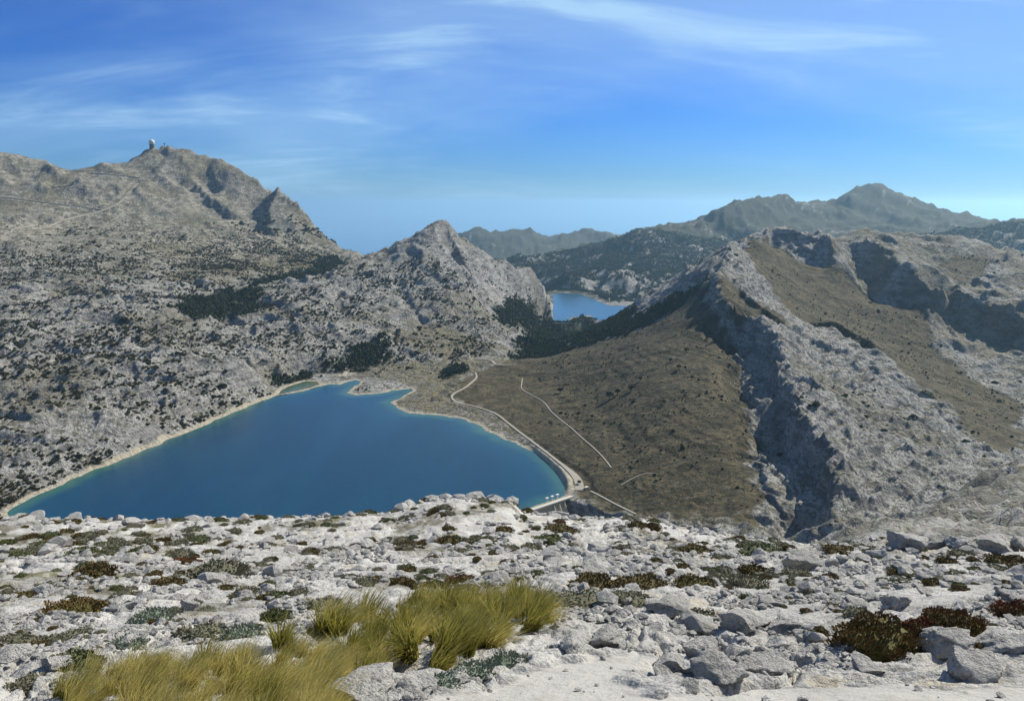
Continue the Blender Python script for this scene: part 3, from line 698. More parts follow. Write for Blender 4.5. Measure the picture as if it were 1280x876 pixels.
# steepness of the ground, thins scrub and paints extra shade on the cliffs
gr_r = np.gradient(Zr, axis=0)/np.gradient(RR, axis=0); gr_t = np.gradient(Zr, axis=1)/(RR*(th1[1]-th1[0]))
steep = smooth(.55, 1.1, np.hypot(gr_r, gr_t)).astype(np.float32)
sh_noise = perlin(X1/30, Y1/30, 111)
PXH = 640+1000*np.tan(TT)*1.0164
m_shore = np.maximum(smooth(9+4*sh_noise, 5+3*sh_noise, np.minimum(sd_l, sd_p)), .4*smooth(16, 6, sd_g)*smooth(0, .3, perlin(X1/90, Y1/90, 112)+.1))
m_shore = np.maximum(m_shore, smooth(26, 18, np.hypot(X1-(atz(433, 466, 3)[0]), Y1-atz(433, 468, 3)[1]))*.7)
m_far = np.maximum(smooth(2300, 3300, RR)*(PXH < 480), smooth(240, 420, Zr)*(PXH < 480))   # tan upper flank of the high massif
far_wood = np.clip((reg_far := (RR > 4150) & (PXH > 520))*smooth(-.16, .06, .55*perlin(X1/420, Y1/420, 115)+.5*perlin(X1/85, Y1/85, 116)+.45*perlin(X1/32, Y1/32, 118)+.20+.30*smooth(5800, 7000, RR)), 0, 1)
m_forest = np.maximum(m_forest, .97*far_wood)
m_grass = np.maximum(m_scrub, .55*smooth(.15, .5, perlin(X1/220, Y1/220, 113)))
m_grass = np.maximum(m_grass, .75*smooth(1750, 2050, RR)*(RR < 3600)*(PXH > 1040)*smooth(-.5, .2, perlin(X1/90, Y1/90, 117)))
V1 = np.stack([X1, Y1, Zr], -1).reshape(-1, 3); F1 = grid_faces(len(r1), NT)
mask1 = np.stack([m_brown, m_forest, m_shore], -1).reshape(-1, 3).astype(np.float32)
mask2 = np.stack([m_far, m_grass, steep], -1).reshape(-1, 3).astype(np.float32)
PXH = 640+1000*np.tan(TT)*1.0164
bl = np.interp(RR, [900, 1560, 1900, 2500, 3500, 4600], [340, 335, 226, 385, 452, 500])
br = np.interp(RR, [1500, 1700, 1950, 2300, 2700, 3300, 3600, 4600], [500, 560, 640, 645, 668, 678, 690, 705])
reg = np.zeros(RR.shape, int)                                    # 0 valley
reg[(RR < 620)] = 1                                              # our own mountainside
reg[(PXH < bl) & (RR >= 860)] = 2
reg[(PXH >= bl) & (PXH < br) & (RR > 1640) & (Z1 > 10)] = 3
reg[(PXH > br) & (RR >= 620) & (RR < 4000) & (X1 > 90) & (PXH > np.interp(RR, [900, 1300, 1900, 2500, 3500], [745, 680, 660, 860, 960]))] = 4
reg[(RR > 4150) & (PXH > 690)] = 5
reg[(RR > 5000) & (PXH > 500) & (PXH <= 690)] = 6
reg[(RR > 8600)] = 6
REG = {0: ('valley', 'valley floor with scrubby headlands round the two reservoirs', 'valley'),
       1: ('mountainside', 'steep side of our own summit falling to the valley', 'mountainside'),
       2: ('mountain', 'massive grey limestone mountain with a white dome on its summit', 'mountain'),
       3: ('mountain', 'pointed conical grey peak between the two reservoirs', 'mountain'),
       4: ('ridge', 'jagged ridge with shadowed cliffs and a brown heath slope', 'ridge'),
       5: ('mountain', 'broad dark blue mountain with a flat-topped summit behind the cliff ridge', 'mountain'),
       6: ('mountain', 'pale hazy blue range on the horizon behind the conical peak', 'mountain')}
sunk = (sd_l < -45) | (sd_g < -60)
reg[:-1, :-1][sunk[:-1, :-1] & sunk[1:, 1:]] = 99                # deep bed under the opaque water is not built
face_reg = reg[:-1, :-1].ravel()
TERR = {}
for k, (nm, lab, cat) in REG.items():
    used, f = sub_mesh(V1, F1, face_reg == k)
    if len(f) == 0: continue
    me = mesh_np(nm, V1[used], f, MT)
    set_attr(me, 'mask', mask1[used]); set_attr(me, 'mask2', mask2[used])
    TERR[k] = link(bpy.data.objects.new(nm, me), lab, cat, 'structure')
print('terrain', round(time.time()-T0, 1))

# ------------------------------------------------------------------ water
def mat_water(name, deep, mid, shallow, reach):
    m, nt, b = newmat(name); g = NB(nt)
    sdv = g.attr('shore_distance').outputs['Fac']
    n1 = g.noise(.02, 4)
    d = g.m('ADD', sdv, g.m('MULTIPLY', g.m('SUBTRACT', n1, .5), reach*.8))
    col = g.mix(g.ramp(d, reach*.12, reach*1.5), shallow, mid)
    col = g.mix(g.ramp(d, reach*.5, reach*4.5), col, deep)
    streak = g.noise(.012, 5, .6, vec=None, stretch=((1, .25, 1), (0, 0, .5)))
    col = g.mix(g.ramp(streak, .40, .62, 0., .45), col, mid)
    calmw = g.noise(.004, 4, .6, stretch=((1, .35, 1), (0, 0, .7)))
    g.l(col, b.inputs['Base Color'])
    b.inputs['Roughness'].default_value = .16; b.inputs['IOR'].default_value = 1.33; b.inputs['Specular IOR Level'].default_value = .36
    h = g.m('ADD', g.noise(.25, 5, .65, stretch=((1, .45, 1), (0, 0, .6))), g.m('MULTIPLY', g.noise(1.2, 3), .3))
    bw = g.n('ShaderNodeBump', inp={'Distance': 1.0}); g.l(h, bw.inputs['Height']); g.l(g.ramp(calmw, .42, .58, .10, .42), bw.inputs['Strength']); g.l(bw.outputs[0], b.inputs['Normal'])
    return m
def water(name, sd, z, lab, mat, reach=14):
    sel = (sd < reach)
    fs = sel[:-1, :-1] & sel[1:, :-1] & sel[:-1, 1:] & sel[1:, 1:]
    V = np.stack([X1, Y1, np.full(X1.shape, z)], -1).reshape(-1, 3)
    used, f = sub_mesh(V, F1, fs.ravel())
    me = mesh_np(name, V[used], f, mat)
    set_float(me, 'shore_distance', np.maximum(-sd.ravel()[used], 0))
    return link(bpy.data.objects.new(name, me), lab, 'lake', 'structure')
down_f = (side > 0) & (along > -120) & (along < LD+40)
sd_lw = np.where(down_f, 1e4, sd_l)
water('lake', sd_lw, 0.0, 'large deep blue reservoir in the valley below the summit', mat_water('deep_water', (.003, .032, .064), (.004, .047, .082), (.035, .105, .085), 20))
water('lake', sd_p, 0.0, 'small green pond behind the causeway at the lake head', mat_water('pond_water', (.030, .075, .070), (.040, .085, .065), (.08, .10, .05), 20))
water('lake', sd_g, GORG_Z, 'distant pale blue reservoir among wooded mountains', mat_water('far_water', (.018, .075, .130), (.020, .085, .135), (.04, .10, .12), 12), 30)
# open sea, out to the horizon
ms, nt, b = newmat('sea_water'); g = NB(nt)
b.inputs['Base Color'].default_value = (.012, .05, .11, 1); b.inputs['Roughness'].default_value = .06; b.inputs['IOR'].default_value = 1.33; b.inputs['Specular IOR Level'].default_value = .5
sx = np.linspace(-60000, 60000, 25); sy = np.linspace(3500, 90000, 25)
SX, SY = np.meshgrid(sx, sy)
me = mesh_np('sea', np.stack([SX, SY, np.full(SX.shape, -750.)], -1).reshape(-1, 3), grid_faces(25, 25), ms)
link(bpy.data.objects.new('sea', me), 'blue sea seen through the gap beyond the mountains', 'sea', 'structure')
# haze
def build_haze(density):
    bm = bmesh.new(); bmesh.ops.create_cube(bm, size=1.0)
    lo = Vector((-61000, -300, -950)); hi = Vector((61000, 91000, 760))
    for v in bm.verts: v.co = Vector([lo[i]+(v.co[i]+.5)*(hi[i]-lo[i]) for i in range(3)])
    me = bpy.data.meshes.new('haze'); bm.to_mesh(me); bm.free()
    m = bpy.data.materials.new('haze_air'); m.use_nodes = True; nt = m.node_tree; nt.nodes.clear()
    o = nt.nodes.new('ShaderNodeOutputMaterial'); v = nt.nodes.new('ShaderNodeVolumePrincipled')
    v.inputs['Color'].default_value = (.48, .79, 1.0, 1); v.inputs['Density'].default_value = density; v.inputs['Anisotropy'].default_value = 0.55
    nt.links.new(v.outputs[0], o.inputs['Volume']); me.materials.append(m)
    link(bpy.data.objects.new('haze', me), 'thin blue haze over the distant mountains', 'haze', 'stuff')
build_haze(2.6e-5)
# ------------------------------------------------------------------ road surfaces
mr_, nt, b = newmat('road_gravel'); g = NB(nt)
g.l(g.mix(g.noise(.25, 4), (.25, .225, .175), (.38, .345, .285)), b.inputs['Base Color'])
for name, P, W, lab in ROADS:
    t = np.gradient(P[:, :2], axis=0); t /= np.hypot(t[:, 0], t[:, 1])[:, None]+1e-9; nn = np.stack([-t[:, 1], t[:, 0]], 1)
    V = []
    lift = .15+np.hypot(P[:, 0], P[:, 1])*.0006
    for k, dz in ((-.5, -5.0), (-.5, 0.0), (.5, 0.0), (.5, -5.0)):
        V.append(np.column_stack([P[:, :2]+nn*(W*k*(1.15 if dz < 0 else 1))[:, None], P[:, 2]+lift+dz]))
    V = np.stack(V, 1).reshape(-1, 3)
    me = mesh_np(name, V, grid_faces(len(P), 4)[:, ::-1], mr_, False)
    link(bpy.data.objects.new(name, me), lab, 'road' if 'road' in lab else 'path', 'structure')

# ------------------------------------------------------------------ summit ground at the camera
NT2 = 820
TH2 = R(72); core = np.linspace(-TH, TH, NT2-80); wing = np.linspace(TH, TH2, 41)[1:]
th2 = np.concatenate([-wing[::-1], core, wing])
r2 = np.concatenate([seg(1.3, 4, 14), seg(4, 12, 170), seg(12, 32, 150), seg(32, 72, 95), seg(72, 205, 62), [205, 240]])
T2, R2 = np.meshgrid(th2, r2); X2 = R2*np.sin(T2); Y2 = R2*np.cos(T2)
f_th = np.linspace(-TH2-.01, TH2+.01, 400); f_lr = np.linspace(math.log(1.2), math.log(245), 300)
a_, b_ = np.meshgrid(f_th, f_lr); FZ = FG(a_, b_).reshape(a_.shape)
def bil2(Zg, xs, ys, x, y):
    fx = np.clip((x-xs[0])/(xs[1]-xs[0]), 0, len(xs)-1.001); fy = np.clip((y-ys[0])/(ys[1]-ys[0]), 0, len(ys)-1.001)
    ix = fx.astype(int); iy = fy.astype(int); fx = fx-ix; fy = fy-iy
    return (Zg[iy, ix]*(1-fx)+Zg[iy, ix+1]*fx)*(1-fy)+(Zg[iy+1, ix]*(1-fx)+Zg[iy+1, ix+1]*fx)*fy
Z2 = bil2(FZ, f_th, f_lr, T2, np.log(R2)).astype(float)
def fg_plan(pix):
    o = []
    for px, py in pix:
        d = ray(px, py); hh = math.hypot(d[0], d[1]); th = math.atan2(d[0], d[1])
        r = np.exp(np.linspace(math.log(1.5), math.log(240), 1500)); z = EYE+d[2]/hh*r
        h = bil2(FZ, f_th, f_lr, np.full(r.shape, th), np.log(r)); hit = z < h
        k = int(np.argmax(hit)) if hit.any() else len(r)-1
        o.append((r[k]*math.sin(th), r[k]*math.cos(th)))
    return o
TRACK = fg_plan([(520, 885), (600, 858), (650, 838), (700, 828), (740, 818), (820, 811), (815, 822), (786, 842), (785, 858), (820, 866), (900, 864), (960, 858), (1050, 852), (1120, 850), (1200, 858), (1290, 850), (1420, 850), (1500, 1100), (200, 1100), (420, 900)])
SHEET = [fg_plan([(880, 730), (960, 715), (1100, 700), (1300, 690), (1300, 745), (1200, 750), (1050, 775), (960, 770), (900, 755)]),
         fg_plan([(0, 735), (90, 725), (120, 745), (40, 765), (0, 770)]), fg_plan([(400, 705), (520, 708), (560, 722), (430, 722)]), fg_plan([(560, 655), (680, 648), (720, 668), (600, 672)])]
def polym(polys, X, Y, soft, seed):
    m = np.zeros(X.shape, np.float32)
    wx = X+soft*1.2*perlin(X/soft/2, Y/soft/2, seed); wy = Y+soft*1.2*perlin(X/soft/2+7, Y/soft/2, seed)
    for p in polys:
        d = seg_dist(wx, wy, p); m = np.maximum(m, smooth(-soft, soft, np.where(in_poly(wx, wy, p), d, -d)))
    return m
m_track = polym([TRACK], X2, Y2, .14, 201); m_sheet = polym(SHEET, X2, Y2, .5, 203)
def worley(x, y, seed):
    xi = np.floor(x).astype(np.int64); yi = np.floor(y).astype(np.int64); f1 = np.full(x.shape, 9.); rd = np.zeros(x.shape)
    for i in (-1, 0, 1):
        for j in (-1, 0, 1):
            h = _perm[(_perm[(xi+i+seed*57) & 4095]+yi+j) & 4095]
            cx = xi+i+.5+.42*_gx[h]; cy = yi+j+.5+.42*_gy[h]; d = np.hypot(x-cx, y-cy)
            m = d < f1; f1 = np.where(m, d, f1); rd = np.where(m, h/4096., rd)
    return f1, rd
rough = (1-.96*m_track)*(1-.62*m_sheet)*(1-.42*smooth(860, 640, 640+1000*np.tan(np.clip(T2, -1, 1))*1.09)*smooth(6, 10, R2)*smooth(70, 50, R2))
fade = smooth(2.0, 7, R2)
rel = np.zeros(X2.shape)
# low swells, bedrock ledges, then loose stones
wx = X2+.8*perlin(X2/2.3, Y2/2.3, 211); wy = Y2+.8*perlin(X2/2.3+5, Y2/2.3, 212)
rel += .22*perlin(X2/11, Y2/11, 213)*smooth(8, 30, R2)+.16*perlin(wx/4.5, wy/4.5, 214)*smooth(6, 14, R2)
nb_ = perlin(wx/6.5, wy/6.5, 215)+.5*perlin(wx/2.4, wy/2.4, 216)+.25*perlin(wx/.9, wy/.9, 217)
qq = nb_*3.2; led = (np.floor(qq)+smooth(.62, .9, qq-np.floor(qq)))/3.2
far_k = .45+.55*smooth(6, 25, R2)
rel += .34*far_k*led*smooth(4, 9, R2)
rel += .11*far_k*(1-2*np.abs(perlin(wx/1.3, wy/1.3, 218)))+.05*(1-2*np.abs(perlin(wx/.5, wy/.5, 219)))
for sc, am, sd in ((1.5, .20, 31), (.62, .11, 32), (.27, .055, 33), (.12, .024, 34)):
    f1, rd = worley(wx/sc*.9, wy/sc*1.05, sd)
    dens_ = smooth(-.25, .35, perlin(X2/3.7, Y2/3.7, 230+sd)+.15)
    vis = smooth(1.2, 3.5, sc/(R2*.0021))
    rel += .55*am*np.clip((rd-.35)*1.6, 0, 1)*np.sqrt(np.clip(1-(f1/.55)**2, 0, 1))*dens_*vis*(.6+.4*far_k)
for lc, am in ((2.6, .16), (1.1, .10), (.45, .05), (.2, .025)):
    vis = smooth(1.2, 3.5, lc/(R2*.004))
    rel -= am*vis*smooth(.10, .0, np.abs(perlin(wx/lc+.4*perlin(X2/.8, Y2/.8, 246), wy/lc*.8, 247)))*(.5+.5*far_k)
rel += .012*perlin(X2/.09, Y2/.09, 240)*smooth(14, 6, R2)
m_far2 = smooth(80, 110, R2)
rel += m_far2*(2.6*(1-2*np.abs(perlin(wx/17, wy/17, 241)))+1.5*(1-2*np.abs(perlin(wx/8, wy/6, 242)))+.9*(1-2*np.abs(perlin(wx/4, wy/3, 248))))*.8
PX2 = 640+1000*np.tan(np.clip(T2, -1, 1))*1.09
rel -= np.convolve(np.pad(rel.mean(1), 12, mode='edge'), np.ones(25)/25, 'valid')[:, None]+.85*smooth(20, 52, R2)*smooth(110, 70, R2)*(1-1.55*smooth(455, 545, PX2)*smooth(660, 632, PX2)+.45*smooth(636, 662, PX2)*smooth(800, 740, PX2))
Zf = Z2+rel*rough*fade+m_track*.012*perlin(X2/.5, Y2/.5, 244)+m_track*.02*perlin(X2/1.6, Y2/1.6, 245)
Zf -= .02*m_track
LR2 = np.log(r2)
def Hfg(x, y):
    th = np.arctan2(x, y); r = np.hypot(x, y)
    fx = np.clip(np.interp(th, th2, np.arange(NT2)), 0, NT2-1.001); fy = np.clip(np.interp(np.log(r), LR2, np.arange(len(r2))), 0, len(r2)-1.001)
    ix = fx.astype(int); iy = fy.astype(int); fx = fx-ix; fy = fy-iy
    return (Zf[iy, ix]*(1-fx)+Zf[iy, ix+1]*fx)*(1-fy)+(Zf[iy+1, ix]*(1-fx)+Zf[iy+1, ix+1]*fx)*fy
def castf(px, py): return cast(px, py, Hfg, 2.0, 230, 3000)
m_veg = smooth(.05, .45, perlin(X2/3.1, Y2/5.5, 251)+.6*perlin(X2/1.1, Y2/1.6, 252)+.20*smooth(9, 22, R2)-.06)*(1-m_track)*(1-.7*m_sheet)*smooth(5, 11, R2)
m_gr = smooth(.3, .55, perlin(X2/6, Y2/6, 253)+.3*perlin(X2/1.5, Y2/1.5, 254))*m_veg
m_gr = np.maximum(m_gr, .85*polym([fg_plan([(1040, 683), (1060, 668), (1130, 650), (1150, 660), (1120, 690), (1060, 690)])], X2, Y2, 4, 255))
m_veg = np.maximum(m_veg, m_gr)
m_veg = np.maximum(m_veg, .95*m_far2*smooth(-.35, .25, perlin(X2/9, Y2/9, 257)+.5*perlin(X2/3, Y2/3, 258)))
def mat_ground():
    m, nt, b = newmat('limestone_ground'); g = NB(nt)
    A = g.n('ShaderNodeSeparateColor'); g.l(g.attr('mask').outputs['Color'], A.inputs[0])
    track, veg, gr = A.outputs
    n1 = g.noise(.5, 5, .6); n2 = g.noise(3.0, 6, .65); n3 = g.noise(16, 5, .7); n4 = g.noise(60, 3, .6)
    rock = g.mix(g.ramp(n1, .35, .65), (.44, .425, .385), (.60, .58, .53))
    rock = g.mix(g.ramp(n2, .53, .62, 0, .6), rock, (.27, .262, .245))
    rock = g.mix(g.ramp(n3, .55, .63, 0, .6), rock, (.16, .158, .15))
    rock = g.mix(g.ramp(g.noise(1.1, 4), .56, .66, 0, .45), rock, (.46, .385, .24))
    fl = g.vor(5.0, 'DISTANCE_TO_EDGE'); 
    vg = g.mix(g.ramp(n2, .35, .65), (.085, .078, .045), (.17, .15, .095))
    vg = g.mix(g.ramp(n3, .4, .62), vg, (.22, .205, .165))
    vg = g.mix(g.m('MULTIPLY', gr, .8), vg, (.13, .125, .035))
    patch_ = g.m('ADD', g.m('MULTIPLY', n1, .6), g.m('MULTIPLY', n2, .4))
    col = g.mix(g.m('MULTIPLY', veg, g.ramp(patch_, .40, .54)), rock, vg)
    hill = g.m('MULTIPLY', g.attr('hill').outputs['Fac'], g.ramp(g.m('ADD', g.m('MULTIPLY', g.noise(.10, 6, .62), .6), g.m('MULTIPLY', g.noise(.6, 4, .6), .4)), .43, .51, .05, .88))
    col = g.mix(g.m('MULTIPLY', g.attr('hill').outputs['Fac'], .85), col, g.mix(n3, (.40, .395, .365), (.27, .265, .245)))
    col = g.mix(hill, col, g.mix(n2, (.10, .098, .075), (.19, .182, .15)))
    tr = g.mix(g.ramp(n1, .3, .7), (.35, .335, .30), (.42, .402, .362))
    tr = g.mix(g.ramp(n3, .56, .64, 0, .5), tr, (.24, .225, .20)); tr = g.mix(g.ramp(n2, .54, .66, 0, .4), tr, (.30, .275, .225))
    tr = g.mix(g.ramp(n4, .66, .72, 0, .5), tr, (.60, .585, .55))
    col = g.mix(track, col, tr)
    g.l(col, b.inputs['Base Color'])
    h = g.m('ADD', g.m('MULTIPLY', n2, .22), g.m('ADD', g.m('MULTIPLY', n3, .075), g.m('MULTIPLY', n4, .012)))
    h = g.m('MULTIPLY', h, g.m('SUBTRACT', 1.0, g.m('MULTIPLY', track, .74)))
    h = g.m('ADD', h, g.m('MULTIPLY', g.attr('hill').outputs['Fac'], g.m('ADD', g.m('MULTIPLY', g.noise(.30, 5, .65), 3.0), g.m('MULTIPLY', g.noise(1.3, 4, .65), .8))))
    g.l(g.bump(h, .9, 1.0), b.inputs['Normal'])
    return m
MG = mat_ground()
V2 = np.stack([X2, Y2, Zf], -1).reshape(-1, 3)
me = mesh_np('ground', V2, grid_faces(len(r2), NT2), MG)
set_attr(me, 'mask', np.stack([m_track, m_veg, m_gr], -1).reshape(-1, 3).astype(np.float32))
set_float(me, 'hill', m_far2.ravel())
link(bpy.data.objects.new('ground', me), 'rough pale limestone ground of the stony summit slope', 'ground', 'structure')
print('ground', round(time.time()-T0, 1))

# ------------------------------------------------------------------ plants: meshes
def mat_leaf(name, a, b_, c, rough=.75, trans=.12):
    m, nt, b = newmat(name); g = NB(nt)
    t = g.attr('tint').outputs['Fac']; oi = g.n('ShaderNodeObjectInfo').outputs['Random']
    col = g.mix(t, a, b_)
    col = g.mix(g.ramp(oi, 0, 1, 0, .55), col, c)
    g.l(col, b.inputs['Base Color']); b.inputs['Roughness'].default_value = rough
    return m
LEAF_DARK = mat_leaf('holm_oak_leaf', (.044, .044, .020), (.115, .108, .052), (.090, .084, .042))
LEAF_PINE = mat_leaf('pine_needle', (.034, .048, .022), (.090, .105, .046), (.060, .074, .040))
LEAF_RED = mat_leaf('red_heath_leaf', (.050, .050, .016), (.230, .070, .042), (.115, .110, .028))
LEAF_BROWN = mat_leaf('brown_heath_leaf', (.060, .046, .018), (.170, .110, .044), (.115, .105, .036))
LEAF_GREY = mat_leaf('grey_cushion_leaf', (.105, .100, .062), (.25, .235, .155), (.15, .150, .098))
LEAF_GREEN = mat_leaf('green_cushion_leaf', (.060, .070, .022), (.150, .150, .050), (.10, .12, .07))
LEAF_SILVER = mat_leaf('silvery_leaf', (.13, .16, .11), (.27, .29, .22), (.20, .24, .19))
mb_, nt, b = newmat('bark'); g = NB(nt)
g.l(g.mix(g.noise(3, 4), (.06, .05, .04), (.13, .11, .09)), b.inputs['Base Color']); MBARK = mb_
def leafy(name, n, shape, size, mat, seed, core=.80, up=.3, elong=1.6, zcut=-.05):
    """dome of n small leaves with an uneven outline round a lumpy core; unit width, base at z=0"""
    rg = np.random.default_rng(seed); sx, sy, sz = shape
    d = rg.normal(size=(n*2, 3)); d /= np.linalg.norm(d, axis=1)[:, None]; d = d[d[:, 2] > zcut][:n]; n = len(d)
    lump = 1+.30*perlin(d[:, 0]*2.1+seed, d[:, 1]*2.1+d[:, 2]*1.7, seed)+.16*perlin(d[:, 0]*5+seed, d[:, 1]*5+d[:, 2]*4, seed+1)
    rad = lump*(1-.28*rg.random(n)**2)
    C = d*rad[:, None]*np.array([sx, sy, sz])*.5
    o = d+rg.normal(size=(n, 3))*.45; o[:, 2] += up; o /= np.linalg.norm(o, axis=1)[:, None]
    t = np.cross(o, rg.normal(size=(n, 3))); t /= np.linalg.norm(t, axis=1)[:, None]
    s_ = size*(.6+.8*rg.random(n))[:, None]
    V = np.stack([C-t*s_*.5, C+o*s_*elong*.5-.0*t, C+t*s_*.5, C-o*s_*elong*.35], 1).reshape(-1, 3)
    F = np.arange(4*n).reshape(-1, 4)
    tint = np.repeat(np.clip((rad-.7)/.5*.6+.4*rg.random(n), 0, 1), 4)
    # core
    bm = bmesh.new(); bmesh.ops.create_icosphere(bm, subdivisions=2, radius=.5)
    cv = np.array([v.co[:] for v in bm.verts]); cf = np.array([[v.index for v in f.verts] for f in bm.faces]); bm.free()
    cd = cv/np.linalg.norm(cv, axis=1)[:, None]
    cl_ = 1+.30*perlin(cd[:, 0]*2.1+seed, cd[:, 1]*2.1+cd[:, 2]*1.7, seed)
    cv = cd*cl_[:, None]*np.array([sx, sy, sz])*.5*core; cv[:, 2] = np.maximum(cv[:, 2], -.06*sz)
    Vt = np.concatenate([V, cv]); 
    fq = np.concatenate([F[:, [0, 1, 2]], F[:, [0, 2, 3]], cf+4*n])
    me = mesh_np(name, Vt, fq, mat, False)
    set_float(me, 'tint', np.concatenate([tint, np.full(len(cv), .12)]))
    return me
def far_bush(name, seed, mat, shape, n=46, size=.30):
    return leafy(name, n, shape, size, mat, seed, core=.86, up=.2, elong=1.2)
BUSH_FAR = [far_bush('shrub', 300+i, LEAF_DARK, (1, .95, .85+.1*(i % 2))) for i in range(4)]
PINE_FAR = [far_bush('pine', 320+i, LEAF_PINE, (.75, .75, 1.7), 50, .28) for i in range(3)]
def detached(me):
    return bpy.data.objects.new('source_'+me.name, me)
def scatter(name, P, S, rz, meshes, label, category, mat):
    """one object whose points carry copies of a few plant or stone shapes"""
    me = bpy.data.meshes.new(name); me.vertices.add(len(P)); me.vertices.foreach_set('co', np.ascontiguousarray(P, np.float32).ravel())
    set_float(me, 'size', S); set_float(me, 'turn', rz)
    me.materials.append(mat)
    o = bpy.data.objects.new(name, me)
    ng = bpy.data.node_groups.new(name+'_nodes', 'GeometryNodeTree')
    ng.interface.new_socket('Geometry', in_out='INPUT', socket_type='NodeSocketGeometry'); ng.interface.new_socket('Geometry', in_out='OUTPUT', socket_type='NodeSocketGeometry')
    gi = ng.nodes.new('NodeGroupInput'); go = ng.nodes.new('NodeGroupOutput'); ip = ng.nodes.new('GeometryNodeInstanceOnPoints'); jn = ng.nodes.new('GeometryNodeJoinGeometry')
    for m_ in meshes:
        oi = ng.nodes.new('GeometryNodeObjectInfo'); oi.inputs['Object'].default_value = detached(m_); oi.inputs['As Instance'].default_value = True
        ng.links.new(oi.outputs['Geometry'], jn.inputs[0])
    def na(nm):
        a = ng.nodes.new('GeometryNodeInputNamedAttribute'); a.data_type = 'FLOAT'; a.inputs['Name'].default_value = nm; return a.outputs['Attribute']
    cx = ng.nodes.new('ShaderNodeCombineXYZ'); ng.links.new(na('turn'), cx.inputs['Z'])
    ng.links.new(gi.outputs[0], ip.inputs['Points']); ng.links.new(jn.outputs[0], ip.inputs['Instance']); ip.inputs['Pick Instance'].default_value = True
    rv = ng.nodes.new('FunctionNodeRandomValue'); rv.data_type = 'INT'
    [i for i in rv.inputs if i.name == 'Min' and i.type == 'INT'][0].default_value = 0
    [i for i in rv.inputs if i.name == 'Max' and i.type == 'INT'][0].default_value = len(meshes)-1
    ng.links.new([q for q in rv.outputs if q.type == 'INT'][0], ip.inputs['Instance Index'])
    ng.links.new(cx.outputs[0], ip.inputs['Rotation']); ng.links.new(na('size'), ip.inputs['Scale'])
    ng.links.new(ip.outputs[0], go.inputs[0])
    md = o.modifiers.new('scatter', 'NODES'); md.node_group = ng
    return link(o, label, category, 'stuff')

# ------------------------------------------------------------------ shrubs and woods on the slopes
dth = th1[1]-th1[0]; dr = np.gradient(r1)
area = (RR*dth)*dr[:, None]
dry = (np.minimum(sd_l, sd_p) > 9) & (sd_g > 45) & (RR > 700) & (RR < 6500)
clus = perlin(X1/120, Y1/120, 401)*.6+perlin(X1/38, Y1/38, 402)*.6+perlin(X1/330, Y1/330, 403)*.45
low = smooth(330, 120, Zr)                                     # thins out with height
left_k = smooth(-.15, .50, clus+.30*low-.02)*low
karst_d = (reg == 2)*left_k*.030+(reg == 3)*smooth(-.1, .6, clus+.22*low)*smooth(320, 150, Zr)*.026
ridge_d = (reg == 4)*(1-m_brown)*smooth(.28, .7, clus)*.008+(reg == 4)*m_brown*smooth(-.35, .6, clus)*.013
val_d = (reg == 0)*smooth(.25, .6, clus)*.009
far_d = (reg == 5)*smooth(-.15, .4, clus)*smooth(420, 150, Zr)*.006
band = smooth(70, 12, ds)*smooth(-.25, .2, perlin(X1/60, Y1/60, 405))*(reg == 2)*.03
D = (karst_d+ridge_d+val_d+far_d+band)*(1-m_forest)*(1-.75*steep)*dry
def pick(D, seed, boost=1.0):
    rg = np.random.default_rng(seed); lamb = D*area*boost; k = rg.poisson(np.clip(lamb, 0, 6))
    idx = np.repeat(np.arange(k.size), k.ravel())
    j, i = np.divmod(idx, NT)
    th = th1[i]+(rg.random(len(idx))-.5)*dth; r = r1[j]+(rg.random(len(idx))-.5)*dr[j]
    x, y = r*np.sin(th), r*np.cos(th)
    return np.column_stack([x, y, Hmain(x, y)]), r, idx
PS, rS, iS = pick(D, 11)
hid = np.zeros(len(PS), bool)
for nm, P_, W_, lab in ROADS:
    rr = np.hypot(P_[:, 0], P_[:, 1])
    bb = (rS > rr.min()-30) & (rS < rr.max()+30)
    x, y = PS[bb, 0], PS[bb, 1]; d = np.full(len(x), 1e9)
    for p in P_[::1]: d = np.minimum(d, np.hypot(x-p[0], y-p[1]))
    hid[np.nonzero(bb)[0][d < W_.mean()*.5+3]] = True
PS, rS, iS = PS[~hid], rS[~hid], iS[~hid]
brS = m_brown.ravel()[iS]
SS = rng.lognormal(math.log(3.2), .40, len(PS))*np.where(brS > .5, .60*(.6+.8*rng.random(len(PS))**2), 1)*np.where(rS > 4000, 2.2, 1)
PS[:, 2] += SS*.10
